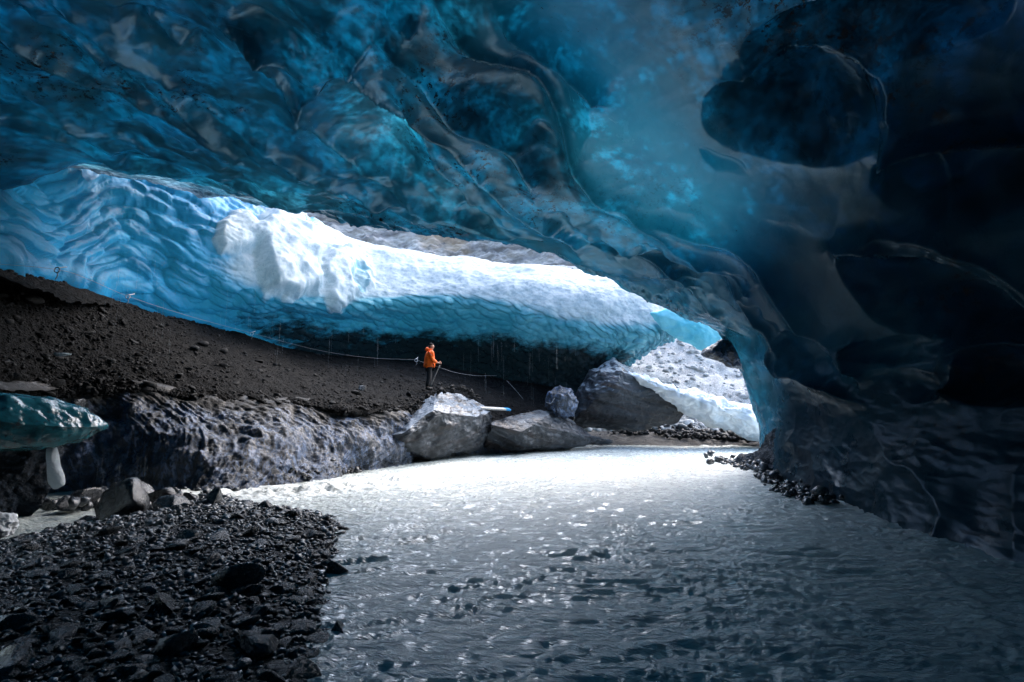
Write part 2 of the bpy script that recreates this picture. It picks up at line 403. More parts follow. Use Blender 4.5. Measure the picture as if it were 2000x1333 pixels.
# ------------------------------------------------------------------ the cave vault
LIP = [(1500, 945, 20.0), (1487, 900, 20.0), (1482, 845, 19.8), (1466, 780, 19.4), (1440, 715, 19), (1405, 650, 18.6), (1300, 598, 18), (1215, 560, 17.5), (1138, 522, 17),
       (1060, 488, 17), (980, 468, 17), (850, 456, 17.4), (700, 436, 18), (560, 398, 19), (380, 370, 19.8), (200, 338, 19), (0, 288, 16.2), (-260, 210, 12.5), (-600, 120, 9.5)]
NCOL = len(LIP)
lip = np.array([at(*p) for p in LIP])
out1 = lip + np.array([0, 1.0, 1.2]); out1[:5] = lip[:5] + np.array([1.6, .9, .1]); out1[5] = lip[5] + np.array([1.0, .9, .8])
out2 = lip + np.array([0, 1.3, 4.0]); out2[:5] = lip[:5] + np.array([5, 1.2, .5]); out2[5] = lip[5] + np.array([3, 1.2, 3])
def prof(Y, pts):                  # cave cross-section (x, height above camera) resampled to the columns of the lip
    q = np.array(pts, float); d = np.r_[0, np.cumsum(np.hypot(*np.diff(q, axis=0).T))]; l = np.r_[0, np.cumsum(np.linalg.norm(np.diff(lip, axis=0), axis=1))]
    s = l/l[-1]*d[-1]; qs = spl(q, 400); ds = np.r_[0, np.cumsum(np.hypot(*np.diff(qs, axis=0).T))]; ds *= d[-1]/ds[-1]
    return np.stack([np.interp(s, ds, qs[:, 0]), np.full(len(s), float(Y)), np.interp(s, ds, qs[:, 1]) + CAM_Z], 1)
rows = [out2, out1, lip,
    prof(15.0, [(7.6, -2.7), (8.3, -1.2), (8.6, .3), (8.0, 1.7), (6.6, 3.2), (4.2, 4.7), (1.2, 5.7), (-3, 6.5), (-8, 7.3), (-12.5, 7.6), (-15.5, 6.6), (-17.5, 4.5)]),
    prof(11.0, [(6.9, -2.7), (7.6, -1.4), (8.3, .2), (8.2, 1.8), (7.2, 3.6), (4.8, 5.1), (1.5, 6.1), (-3, 6.9), (-8, 7.4), (-12, 7.2), (-15, 6), (-17, 3.5)]),
    prof(7.0, [(6.7, -2.7), (7.5, -1.5), (8.4, .2), (8.4, 2.0), (7.4, 4.0), (5.0, 5.6), (1.5, 6.6), (-3, 7.2), (-8, 7.3), (-12, 6.8), (-15, 5), (-17, 2)]),
    prof(2.5, [(6.6, -2.7), (7.4, -1.5), (8.2, .2), (8.2, 2.0), (7.2, 4.0), (5.0, 5.8), (1.5, 6.8), (-3, 7.2), (-8, 7.0), (-12, 6), (-15, 4), (-17, 0)]),
    prof(-3.0, [(6.6, -2.7), (7.2, -1.5), (7.8, .2), (7.6, 2.0), (6.6, 3.8), (4.5, 5.2), (1.5, 6.0), (-3, 6.2), (-8, 6.0), (-12, 5), (-15, 2.5), (-17, -2.7)]),
    prof(-9.0, [(6, -2.7), (6.4, -1.5), (6.8, .2), (6.4, 1.5), (5.4, 2.6), (4, 3.4), (1.5, 4), (-3, 4), (-8, 3.6), (-11, 2.6), (-13, .5), (-14, -2.7)]),
    prof(-13.0, [(4, -2.7), (4, -2.6), (4, -2.4), (4, -2.2), (3, -2.1), (2, -2), (1, -2), (-3, -2), (-6, -2), (-8, -2.1), (-9, -2.4), (-10, -2.7)])]
NR_, NC_ = 640, 820
ctrl = np.array(rows)
# more samples for the visible stations: resample row parameter unevenly
dense = cr_axis(ctrl, 2000)
wgt = np.interp(np.linspace(0, len(rows)-1, 2000), [0, 1, 1.9, 2.0, 5.2, 6.2, 9], [.25, .5, 1, 1.6, 1.4, .5, .15])
cum = np.r_[0, np.cumsum(wgt)[:-1]]; cum /= cum[-1]
sel = np.interp(np.linspace(0, 1, NR_), cum, np.arange(2000)); i0 = np.minimum(sel.astype(int), 1998); fr = (sel-i0)[:, None, None]
P = dense[i0]*(1-fr) + dense[i0+1]*fr
rowpar = sel/1999*(len(rows)-1)
P = np.swapaxes(cr_axis(np.swapaxes(P, 0, 1), NC_), 0, 1)
N = normals(P, (0, 8, 3))          # points into the cave
PX, PY = pix(P)
ahead = (P[..., 1] > 1.0)
PX = np.where(ahead, PX, 1e6)
inner = sstep(1.75, 2.15, rowpar)[:, None]*np.ones(NC_)      # features only on the inner face
disp = np.zeros(P.shape[:2])
# bowls melted into the ceiling: centre, half axes, tilt, depth (m), direction of the steep side
BOWLS = [(1570, 212, 185, 108, 4, 1.5, (.5, -.4)), (1890, 610, 265, 105, 27, 1.1, (.5, -.8)), (1930, 350, 230, 100, 0, .8, (-.2, -.8)), (1700, 60, 260, 80, -8, .8, (0, -.5)),
    (1335, 520, 150, 44, 16, .55, (.7, -.7)), (1425, 592, 135, 40, 24, .5, (.7, -.7)), (1300, 570, 110, 24, 12, .22, (.7, -.7)), (1335, 600, 70, 26, 5, .35, (.6, -.8)), (1440, 645, 95, 38, 26, .5, (.8, -.5)),
    (1612, 700, 105, 42, 34, .55, (.7, -.7)), (1770, 690, 72, 36, 0, .22, (-.7, -.6)), (1800, 752, 62, 34, 6, .18, (.7, -.4)), (1950, 735, 125, 62, 4, .7, (-.4, -.6)),
    (725, 232, 150, 105, 38, .7, (.8, .1)), (555, 165, 95, 80, 30, .28, (-.4, -.5)), (1000, 160, 190, 90, 42, .8, (.4, .7)), (1080, 312, 78, 40, 36, .45, (-.4, -.7)),
    (690, 345, 55, 14, 14, .2, (.7, -.7)), (790, 385, 60, 14, 18, .2, (.7, -.7)), (640, 325, 50, 13, 16, .2, (-.5, -.7)), (720, 385, 55, 13, 14, .18, (.6, -.7)), (880, 350, 60, 30, 40, .15, (.6, .3)),
    (960, 400, 90, 24, 28, .35, (.2, -.8)), (1190, 470, 40, 16, 25, .25, (.7, -.7)), (1120, 430, 60, 18, 40, .22, (.6, -.6)), (1430, 320, 60, 18, 28, .10, (.6, -.7)), (1540, 440, 50, 14, 12, .06, (.6, -.6)), (1330, 408, 80, 18, 12, .08, (.6, -.7)),
    (330, 60, 130, 45, 30, .4, (.5, -.6)), (150, 80, 150, 45, 28, .4, (.5, -.6)), (420, 200, 110, 35, 32, .35, (.6, -.5)), (180, 180, 140, 40, 25, .35, (.6, -.5)), (520, 60, 90, 40, 20, .35, (.5, -.5)), (300, 280, 150, 30, 20, .3, (.6, -.6)), (90, 250, 100, 25, 16, .25, (.6, -.6)), (510, 340, 90, 20, 18, .25, (.6, -.6))]
scale_m = np.clip(np.linalg.norm(P - np.array([0, 0, CAM_Z]), axis=-1), 4, 40)/FPX         # metres for one photo pixel at the surface
warpx = 26*fbm(P, .45, 4, 3); warpy = 26*fbm(P, .45, 4, 9)
BX, BY = PX + warpx, PY + warpy
for (cx, cy, ra, rb, ang, dep, dv) in BOWLS:
    c, s = math.cos(R(ang)), math.sin(R(ang)); ux = (BX-cx)*c + (BY-cy)*s; uy = -(BX-cx)*s + (BY-cy)*c
    d2 = (ux/ra)**2 + (uy/rb)**2; d = np.sqrt(d2)
    dirn = np.clip(((BX-cx)*dv[0]/ra + (BY-cy)*dv[1]/rb), -1, 1)
    cup = np.where(d < 1, (1-d2)**1.05*sstep(-1.15, .75, dirn)*1.25, 0)
    disp -= inner*dep*cup
RIDGES = [([(729, 60), (786, 92), (835, 123), (870, 169), (905, 215), (990, 264), (1030, 315), (1057, 367)], .28, 13), ([(780, 150), (810, 180), (853, 219), (888, 247), (923, 293), (969, 338), (1022, 377), (1071, 405), (1117, 441), (1140, 500)], .42, 17),
    ([(972, 0), (1050, 78), (1135, 152), (1177, 201)], .3, 12), ([(458, 240), (511, 271), (564, 303), (610, 314), (652, 321), (697, 353), (761, 377), (817, 405), (856, 427)], .26, 10),
    ([(652, 293), (726, 314), (789, 342), (828, 374), (888, 391), (958, 420), (1029, 455)], .22, 9), ([(46, 0), (106, 42), (176, 92), (212, 123)], .25, 12), ([(282, 14), (330, 50), (367, 85)], .25, 11), ([(761, 0), (819, 42)], .3, 9),
    ([(1250, 400), (1350, 425), (1440, 450), (1500, 500), (1550, 575), (1600, 645), (1660, 700), (1700, 735)], .38, 26), ([(1420, 560), (1480, 600), (1530, 650), (1570, 720), (1640, 760), (1700, 790)], .25, 10),
    ([(1635, 470), (1750, 485), (1850, 505), (1925, 545), (2000, 600), (2080, 680)], .45, 22), ([(1740, 285), (1760, 265), (1850, 245), (2000, 235), (2150, 240)], .45, 18), ([(1420, 140), (1500, 108), (1600, 115), (1700, 180), (1755, 265)], .3, 14),
    ([(1690, 665), (1695, 700), (1703, 740)], .3, 7), ([(420, 420), (300, 330), (150, 230), (0, 150)], .12, 12), ([(560, 330), (430, 250), (300, 160), (200, 60)], .16, 12), ([(640, 380), (520, 345), (400, 300), (240, 240)], .14, 9), ([(820, 430), (700, 392), (600, 372), (500, 350)], .16, 7),
    ([(-60, 20), (80, 95), (200, 150), (400, 240), (520, 315), (620, 350)], .30, 9), ([(100, -20), (300, 110), (470, 225), (600, 300), (700, 345), (790, 385)], .30, 8), ([(380, -10), (500, 80), (590, 180), (650, 255), (740, 325), (860, 385), (1000, 440)], .34, 9),
    ([(-60, 165), (150, 228), (350, 298), (480, 345), (600, 372)], .24, 7), ([(560, -10), (650, 60), (730, 140), (790, 215), (860, 300), (960, 385), (1060, 450)], .32, 9), ([(-60, 225), (200, 283), (400, 338), (540, 372)], .20, 6), ([(860, -10), (940, 70), (1020, 150), (1090, 240), (1150, 330), (1230, 400)], .30, 11),
    ([(1200, 370), (1320, 440), (1400, 500), (1470, 580), (1520, 650)], .24, 9), ([(1180, 440), (1290, 520), (1380, 600), (1450, 660)], .22, 8),
    ([(470, 60), (560, 110), (640, 125), (729, 60)], .16, 9), ([(590, 215), (600, 165), (640, 135)], .3, 8), ([(1205, 490), (1290, 470), (1390, 490), (1460, 540), (1480, 560)], .2, 7), ([(1515, 660), (1540, 690), (1570, 730)], .3, 7), ([(1860, 700), (1855, 750), (1862, 785)], .2, 7)]
for pts, hgt, w in RIDGES:
    q = spl(pts, len(pts)*5); d, tt, _ = seg_dist(PX + .4*warpx, PY + .4*warpy, q[:, :2])
    taper = np.clip(np.minimum(tt, 1-tt)*5 + .35, 0, 1)
    disp += inner*hgt*taper*(np.exp(-d/(.9*w))*.75 + np.exp(-d/(3.2*w))*.85)
# natural scallops of melting over the rest of the vault
U, V = arc(P)
wp = fbm(P, .25, 3, 21)
def scal(cell, asp, ang, s, Uw=U, Vw=V):
    c, sn = math.cos(R(ang)), math.sin(R(ang)); a = (Uw*c + Vw*sn)/(cell*asp) + wp*.9; b = (-Uw*sn + Vw*c)/cell + wp*.9
    f1, f2, du, dvv, cid = worley(a, b, s); return f1, f2, du, dvv, cid
f1, f2, du, dvv, cid = scal(1.7, 2.1, -38, 5)
heroes = np.zeros_like(disp)
for (cx, cy, ra, rb, ang, dep, dv) in BOWLS: heroes = np.maximum(heroes, np.exp(-(((PX-cx)/ra)**2 + ((PY-cy)/rb)**2)))
sh_, _, _ = seg_dist(PX, PY, [(1130, 60), (1270, 290), (1420, 430), (1540, 560), (1670, 720)]); smooth_zone = np.exp(-(sh_/190)**2)
amp = (1-.6*heroes)*(1-.85*smooth_zone)*inner
disp += amp*.10*(f1**2*1.6 - .5)
f1, f2, du, dvv, cid = scal(.6, 2.4, -38, 8)
near_lip = np.exp(-((rowpar-2.0)/.9)**2)[:, None]
lower = sstep(4.2, 1.0, P[..., 2])*sstep(4, 7, P[..., 0])
disp += (1-lower)*inner*(.035 + .11*near_lip*sstep(-2, -4, 0*U+1) + .02*lower + .03*sstep(-2, -8, P[..., 0]))*(1-.8*smooth_zone)*(f1**2*1.5 - .5)
f1, f2, du, dvv, cid = scal(.5, 3.2, 12, 12)
disp += lower*inner*(.02*(f1**2*1.5 - .5) + .06*(.4 - np.abs(fbm(np.stack([P[..., 1]*.45 + .5*P[..., 2], P[..., 2]*1.6 - .35*P[..., 1], P[..., 0]*.3], -1), .8, 4, 53))))
cf, sf = math.cos(R(42)), math.sin(R(42)); al = P[..., 0]*cf + P[..., 1]*sf; ac = -P[..., 0]*sf + P[..., 1]*cf
flowr = 1 - np.abs(fbm(np.stack([al*.16, ac*.9 + 1.2*wp, P[..., 2]*.6], -1), .8, 4, 47))
disp += inner*(1-.8*smooth_zone)*(1-.6*heroes)*.11*(flowr-.7)*(.4 + .8*sstep(2, -6, P[..., 0]))
disp += inner*(.26*fbm(P, .22, 2, 31) + .022*fbm(P*np.array([1.3, .6, 1.3]), .9, 4, 41))*(1-.5*smooth_zone)
disp += (1-inner)*.3*fbm(P, .5, 4, 45)
# ragged lip
ragged = np.exp(-((rowpar-2.0)/.12)**2)[:, None]*(.20*fbm(P, 1.1, 4, 51) + .10*fbm(P, 4, 3, 57))
Pc = P + N*disp[..., None] + np.array([0, 0, 1.0])*ragged[..., None]
# daylight that reaches the inner face through the ice: Beer-Lambert over the thickness of the roof above each point, with sheen and shade painted in
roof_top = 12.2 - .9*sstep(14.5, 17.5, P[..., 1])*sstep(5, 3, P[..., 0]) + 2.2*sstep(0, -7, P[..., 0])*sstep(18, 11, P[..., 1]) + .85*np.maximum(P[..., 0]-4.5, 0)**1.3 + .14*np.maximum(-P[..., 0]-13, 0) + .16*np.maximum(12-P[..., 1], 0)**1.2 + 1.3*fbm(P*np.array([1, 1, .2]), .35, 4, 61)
def zone(cx, cy, ra, rb, ang, soft=.5):
    c, s_ = math.cos(R(ang)), math.sin(R(ang)); ux = (BX-cx)*c + (BY-cy)*s_; uy = -(BX-cx)*s_ + (BY-cy)*c
    return sstep(1+soft*.4, 1-soft, np.sqrt((ux/ra)**2 + (uy/rb)**2) + .25*fbm(P, 1.2, 4, 63))
shade_mask = np.zeros(P.shape[:2])  # painted shade: dark hollows here, right wall joined below
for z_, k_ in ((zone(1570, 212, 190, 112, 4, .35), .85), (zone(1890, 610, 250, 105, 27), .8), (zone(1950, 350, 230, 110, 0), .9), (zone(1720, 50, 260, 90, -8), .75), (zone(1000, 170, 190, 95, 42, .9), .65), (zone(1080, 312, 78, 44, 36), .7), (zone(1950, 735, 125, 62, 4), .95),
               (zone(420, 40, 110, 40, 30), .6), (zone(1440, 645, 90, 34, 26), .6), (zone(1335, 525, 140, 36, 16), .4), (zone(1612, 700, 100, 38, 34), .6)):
    shade_mask = np.maximum(shade_mask, z_*k_)
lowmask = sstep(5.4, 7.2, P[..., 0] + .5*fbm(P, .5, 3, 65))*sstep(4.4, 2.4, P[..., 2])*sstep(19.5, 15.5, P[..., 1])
shade_mask = np.maximum(shade_mask, 0*sstep(5.4, 7.2, P[..., 0] + .5*fbm(P, .5, 3, 65))*sstep(4.4, 2.4, P[..., 2])*.95)
rightm = sstep(5.2, 7.2, P[..., 0] + .4*fbm(P, .5, 3, 65))*sstep(18.5, 15, P[..., 1]); lowmask = np.maximum(lowmask, .8*rightm)  # pillar's shade over the right wall, painted in as darker ice
shade_mask = np.maximum(shade_mask, .95*lowmask)
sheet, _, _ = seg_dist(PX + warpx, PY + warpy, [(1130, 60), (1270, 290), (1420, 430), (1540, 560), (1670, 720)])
clean_sheen = np.exp(-(sheet/150)**2)*inner  # band of sheen from the opening, painted along the smooth sheet
thin = 1.6*zone(735, 240, 130, 90, 38, .7) + 1.5*clean_sheen*sstep(60, 420, PY) + .9*zone(900, 380, 110, 40, 30)  # thinner ice at the glowing hollow; the sheet's sheen added as thinness
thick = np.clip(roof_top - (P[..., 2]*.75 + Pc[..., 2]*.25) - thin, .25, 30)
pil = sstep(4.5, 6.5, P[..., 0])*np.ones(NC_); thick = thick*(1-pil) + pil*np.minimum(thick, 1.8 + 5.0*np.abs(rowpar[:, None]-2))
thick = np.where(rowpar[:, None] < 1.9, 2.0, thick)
transmit = np.exp(-thick[..., None]*np.array([1.5, .54, .405]))*.72*(1-.93*shade_mask)[..., None]  # painted shade also dims the light coming through
zones = np.stack([clean_sheen, shade_mask, lowmask], -1)
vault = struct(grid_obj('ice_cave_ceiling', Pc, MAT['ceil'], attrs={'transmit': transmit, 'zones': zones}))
vault['label'] = 'dark blue scalloped ice ceiling and right wall of the cave'

# ------------------------------------------------------------------ glacier wall beyond the opening
WALL = [  # columns left to right, rows rim .. foot: (px, py, D)
    [(-350, 150, 12), (-350, 340, 10), (-350, 430, 9.6), (-350, 500, 9.3), (-350, 600, 9.5), (-350, 700, 9.5)],
    [(-150, 210, 15), (-150, 370, 12.5), (-150, 450, 12), (-150, 510, 11.6), (-150, 590, 12.3), (-150, 700, 12.3)],
    [(0, 235, 17.5), (0, 380, 15.3), (0, 450, 14.6), (0, 510, 14.2), (0, 590, 15), (0, 690, 15)],
    [(200, 285, 21.5), (200, 410, 19.6), (200, 490, 18.9), (200, 560, 18.4), (200, 650, 20), (200, 740, 20)],
    [(380, 335, 24), (380, 430, 21.8), (380, 530, 21), (380, 605, 21.6), (380, 690, 24.5), (380, 780, 24.5)],
    [(540, 420, 27), (540, 500, 23.8), (540, 585, 23), (540, 628, 25), (540, 715, 29), (540, 800, 29)],
    [(700, 474, 31), (700, 535, 27.4), (700, 592, 26.5), (700, 625, 28.5), (700, 715, 32), (700, 800, 32)],
    [(850, 500, 32), (850, 545, 28.3), (850, 590, 27.6), (850, 640, 29.6), (850, 720, 33), (850, 800, 33)],
    [(1000, 520, 31), (1000, 552, 27.4), (1000, 605, 26.7), (1000, 660, 28), (1000, 750, 31), (1000, 820, 31)],
    [(1150, 532, 29.5), (1150, 568, 26.8), (1150, 625, 26.2), (1145, 675, 26.8), (1130, 740, 28.5), (1120, 800, 29)],
    [(1260, 560, 28.5), (1255, 596, 26.6), (1240, 635, 26.2), (1215, 675, 26.8), (1175, 718, 28), (1150, 790, 29)],
    [(1350, 600, 28.5), (1325, 622, 27), (1295, 648, 26.8), (1255, 676, 27.2), (1205, 712, 28.2), (1170, 790, 29)],
    [(1372, 612, 31), (1342, 632, 31), (1310, 655, 31), (1268, 682, 31), (1215, 716, 32), (1180, 790, 32)]]
W = np.array([[at(*p) for p in c] for c in WALL]).swapaxes(0, 1)
back = W[0] + np.array([0, 9, .8]); back2 = W[0] + np.array([0, 5, 1.2])
back2[:3] = W[0][:3] + np.array([-2, 2, 2]); back[:3] = W[0][:3] + np.array([-5, 3, 4])
W = np.concatenate([back[None], back2[None], W], 0)
Pw = loft(W, 330, 860); Nw = normals(Pw, (0, 0, 5)); U, V = arc(Pw)
PXw, PYw = pix(Pw)
wp = fbm(Pw, .35, 3, 71); wp2 = fbm(Pw, .35, 3, 75)
white = sstep(-.5, .45, Nw[..., 2])*sstep(-14.2, -11.2, Pw[..., 0])
foot_shade = sstep(1.8, -1.2, Pw[..., 2] - 6.4 + .16*np.maximum(Pw[..., 0]+4, 0))*sstep(-16, -10, Pw[..., 0])  # shade under the overhang, painted in by height
leftm = sstep(-8, -14, Pw[..., 0])
white = np.clip(white + .32*sstep(-3, 6, Pw[..., 0])*sstep(4.5, 7, Pw[..., 2]), 0, 1)
tilt = U - .10*V
f1, f2, du, dv_, cid = worley(V/1.5 + wp*.9, tilt/.62 + wp2*.7, 3)
lump = (1 - np.clip(f1, 0, 1)**2)*(.6 + .8*cid) + .35*dv_
g1, g2, gu, gv, gid = worley(V/.62 + wp*1.2, tilt/.27 + wp2, 14)
small = (1 - np.clip(g1, 0, 1)**2)*(.4 + gid) + .4*gv
leftw = sstep(620, 250, PXw)
rw = (1-white)*(1-.0*leftw)
dw = rw*((.30*leftw + .13)*lump + (.17*(1-leftw) + .05)*small) + .35*fbm(Pw, .25, 4, 81) + .06*fbm(Pw, 1.4, 4, 85) + .03*white*fbm(Pw, 5, 3, 86)
# weathered white bosses standing out of the wall at the left end of the opening
bwx = PXw + 9*fbm(Pw, 1.0, 4, 87); bwy = PYw + 9*fbm(Pw, 1.0, 4, 89)
for poly, hgt, soft in (([(412, 478), (422, 440), (448, 421), (482, 424), (503, 455), (508, 482), (472, 502), (432, 505)], .55, 16), ([(488, 470), (500, 432), (542, 408), (590, 430), (618, 480), (632, 545), (618, 578), (560, 585), (512, 578), (500, 535)], .95, 22),
                        ([(622, 520), (640, 486), (692, 480), (728, 510), (732, 560), (706, 584), (660, 604), (632, 592)], .6, 18)):
    dd_, _, _ = seg_dist(bwx, bwy, poly + poly[:1]); ins = inside(bwx, bwy, poly); dd_ = np.where(ins, dd_, -dd_)
    dw += hgt*sstep(-4, soft, dd_)*(1 + .25*fbm(Pw, .9, 3, 88)); white = np.maximum(white, sstep(-14, 8, dd_))
dd_ = np.hypot((bwx-702)/22, (bwy-548)/30); dw -= .4*sstep(1.1, .5, dd_); white = np.where(dd_ < 1, white*.6, white)
Pw2 = Pw + Nw*dw[..., None]
glacier = struct(grid_obj('glacier_wall', Pw2, MAT['wall'], attrs={'weather': np.stack([white, foot_shade, leftm], -1)})); glacier['label'] = 'turquoise scalloped glacier wall with a white weathered rim'

# ------------------------------------------------------------------ ground, cliff, scree, moraine, bank
def plane_grid(x0, x1, y0, y1, n, m):
    X, Y = np.meshgrid(np.linspace(x0, x1, m), np.linspace(y0, y1, n)); return X, Y
X, Y = plane_grid(-150, 150, -60, 240, 120, 120)
Z = -1.2 + .3*fbm(np.stack([X, Y, 0*X], -1), .1, 3, 1)
struct(grid_obj('ground', np.stack([X, Y, Z], -1), MAT['ground']))

C = np.array([[at(px, py, D) for px in (250, 500, 800, 1050, 1300, 1600)] for py, D in ((600, 56), (520, 58), (460, 60), (410, 62), (372, 65))])
Pcl = loft(C, 220, 420); Ncl = normals(Pcl, (0, 0, 5))
dc = 2.2*fbm(Pcl, .10, 5, 91) + 1.6*np.abs(fbm(Pcl*np.array([.5, .5, 1.5]), .35, 5, 95)) + .5*fbm(Pcl, 1.1, 4, 97)
cliff = struct(grid_obj('cliff', Pcl + Ncl*dc[..., None], MAT['cliff'])); cliff['label'] = 'pale layered rock cliff behind the snowy ice rim'

S = np.array([[at(px, py, D) for px in (1080, 1200, 1320, 1450, 1560, 1700)] for py, D in ((838, 31), (825, 32), (800, 34), (730, 38), (660, 43), (590, 47), (520, 52))])
Psc = loft(S, 150, 170); Nsc = normals(Psc, (0, 0, 40)); dsc = .5*fbm(Psc, .3, 4, 101) + .14*fbm(Psc, 1.6, 4, 105)
struct(grid_obj('scree_slope', Psc + Nsc*dsc[..., None], MAT['scree']))

FS = np.array([[at(px, py, D) for px in (1080, 1200, 1320, 1450, 1560, 1700)] for py, D in ((884, 26.2), (868, 28), (850, 30), (830, 33))])
Pfs = loft(FS, 80, 170); Nfs = normals(Pfs, (0, 0, 40)); Pfs = Pfs + Nfs*(.10*fbm(Pfs, 1.2, 4, 107))[..., None]
struct(grid_obj('far_shore', Pfs, MAT['gravel']))
MOR_C = [(-350, 440, 8.3), (-150, 500, 10.8), (0, 528, 13.5), (100, 552, 15.6), (200, 585, 17.7), (300, 613, 19.4), (420, 642, 22.4), (600, 690, 27), (700, 698, 29), (820, 710, 29.5), (900, 724, 29.5), (1000, 745, 29.5), (1120, 765, 29)]
MOR_M = [(-350, 560, 7.7), (-150, 610, 9.8), (0, 625, 12.2), (100, 640, 14.1), (200, 655, 15.6), (300, 675, 17.0), (420, 700, 18.8), (600, 730, 22), (700, 738, 23.4), (820, 752, 23.6), (900, 764, 24.2), (1000, 792, 25.5), (1120, 812, 27)]
MOR_K = [(-350, 700, 7.2), (-150, 740, 9.2), (0, 745, 11.4), (100, 745, 12.9), (200, 742, 13.9), (300, 748, 14.8), (420, 768, 15.9), (600, 780, 17.4), (700, 795, 18.3), (810, 790, 20.2), (890, 796, 21.8), (980, 826, 23.5), (1120, 840, 26)]
BASE = [(-350, 1010), (-150, 1000), (0, 985), (100, 968), (200, 962), (300, 963), (425, 966), (565, 946), (650, 934), (705, 921), (790, 906), (900, 892), (1120, 878)]
mc = np.array([at(*p) for p in MOR_C]); mm = np.array([at(*p) for p in MOR_M]); mk = np.array([at(*p) for p in MOR_K]); bb = np.array([gp(*p) for p in BASE])
mb = mc + np.array([0, 4, -.2])
Pm = loft(np.stack([mb, mc, mm, mk, mk*.93 + bb*.07 + np.array([0, 0, -.25])]), 260, 520); Nm = normals(Pm, (0, 10, 40))
dm = .14*fbm(Pm, .6, 4, 111) + .07*fbm(Pm, 2.6, 4, 115) + .03*fbm(Pm, 9, 3, 117)
Pm = Pm + Nm*dm[..., None]
moraine = struct(grid_obj('moraine_slope', Pm, MAT['dirt'])); moraine['label'] = 'dark brown stony moraine slope below the ice wall'

q1 = mk*.64 + bb*.36 + np.array([0, -.02, .02]); q2 = mk*.22 + bb*.78 + np.array([0, 0, .1]); foot = bb + np.array([.15, -.5, -.7])
top = mk + np.array([0, 1.4, -.15])
Pb = loft(np.stack([top, mk + np.array([0, 0, -.03]), q1, q2, bb, foot]), 360, 720); Nb = normals(Pb, (0, 0, 6)); U, V = arc(Pb)
PXb, PYb = pix(Pb)
rib = np.abs(fbm(np.stack([V*1.1 + U*.35, U*.25, 0*U], -1), .55, 4, 121)); fine = np.abs(fbm(np.stack([V*2.2 + U*.8, U*.6, 0*U], -1), 1.3, 4, 123))
k1, k2, ku, kv, kid = worley(V/.22 + U*.25 + .6*fbm(Pb, 1.5, 2, 5), U/.42, 19)
face = sstep(0.02, .25, np.linspace(0, 1, 360)[:, None] - .12)
db = face*(.55*fbm(Pb, .30, 3, 125) - .20*rib*sstep(-.35, .35, fbm(Pb, .5, 3, 129)) - .10*fine - .17*np.abs(fbm(Pb*np.array([1, 1, .6]), .9, 5, 133)) + .06*fbm(Pb, 4, 3, 135) + .05*(1-k1**2)*sstep(-.3, .3, fbm(Pb, .8, 2, 130))) + .06*fbm(Pb, 1.6, 4, 127)
Pb = Pb + Nb*db[..., None]
fall = np.repeat(np.linspace(0, 1, 360)[:, None, None]*np.ones((360, 720, 1)), 3, -1)
bank = struct(grid_obj('ice_bank', Pb, MAT['bank'], attrs={'fall': fall})); bank['label'] = 'wet silty ice bank with glossy vertical ribs'

# ------------------------------------------------------------------ river
SHORE = [(560, 1500), (600, 1333), (622, 1240), (628, 1160), (640, 1090), (655, 1025), (605, 1002), (520, 992), (450, 978), (405, 972), (300, 1000), (215, 1022), (110, 1042), (0, 1064), (-160, 1100), (-500, 1180)]
shore = np.array([gp(*p)[:2] for p in SHORE]); shore_s = spl(shore, 120)
bank_poly = np.concatenate([shore_s, [[-14, 2], [-12, -8], [-1.5, -8]]])
def bank_h(X, Y):
    d, _, _ = seg_dist(X, Y, shore_s); d = np.where(inside(X, Y, bank_poly), d, -d)
    n = fbm(np.stack([X, Y, 0*X], -1), .5, 3, 131)
    return np.where(d > 0, .34*(1-np.exp(-d*.75)) + .03*d, .45*np.maximum(d, -1.5)) + .05*n*np.clip(d+.3, 0, 1) + .02
ys = np.concatenate([np.linspace(-6, 3, 40), 3 + np.cumsum(np.linspace(.022, .12, 440))])
xs = np.concatenate([np.linspace(-17, -6, 160)[:-1], np.linspace(-6, 8.5, 620), np.linspace(8.5, 13, 60)[1:]])
X, Y = np.meshgrid(xs, ys)
Pr = np.stack([X, Y, 0*X], -1)
wpx = fbm(Pr, .45, 3, 141); wpy = fbm(Pr, .45, 3, 145)
Q = np.stack([X*.42 + .1*Y + .5*wpx, Y*1.5 + .38*np.sqrt((X-1.2)**2 + 1) + .55*wpy, 0*X], -1)
chop = 1 - np.abs(fbm(Q, 1.1, 3, 151)); chop2 = 1 - np.abs(fbm(Q*np.array([1, 1.2, 1]), 2.9, 3, 155)); chop3 = 1 - np.abs(fbm(Q, 6.5, 2, 157))
PXr, PYr = pix(Pr)
lrap, tl, _ = seg_dist(X, Y, spl([gp(400, 962)[:2], gp(560, 965)[:2], gp(720, 945)[:2], gp(900, 915)[:2]], 20)[:, :2])
frap, tf, _ = seg_dist(X, Y, spl([gp(1480, 872)[:2], gp(1330, 890)[:2], gp(1180, 905)[:2], gp(950, 950)[:2], gp(780, 1000)[:2]], 20)[:, :2])
foam_glint = np.exp(-(lrap/1.1)**2)*.85 + np.exp(-(frap/3.0)**2)*.2 + .30*fbm(Pr, .4, 3, 161) 
rough = .6 + .9*np.clip(foam_glint, 0, 1) + .25*np.exp(-((X-1.8)/2.2)**2)*sstep(14, 6, Y)
zr = rough*(.10*(chop-.7) + .085*(chop2-.7) + .05*(chop3-.7)) + .03*fbm(Pr, .3, 2, 165)
zr += np.exp(-(lrap/.8)**2)*.22*np.abs(fbm(Pr, 1.3, 4, 167))
fo = np.clip(.20 + .70*foam_glint + .45*(chop-.75) + 1.1*np.clip(chop2-.80, 0, 1) + .9*np.clip(chop3-.86, 0, 1), 0, 1)  # real foam of the rapids, plus glints painted on the wave crests
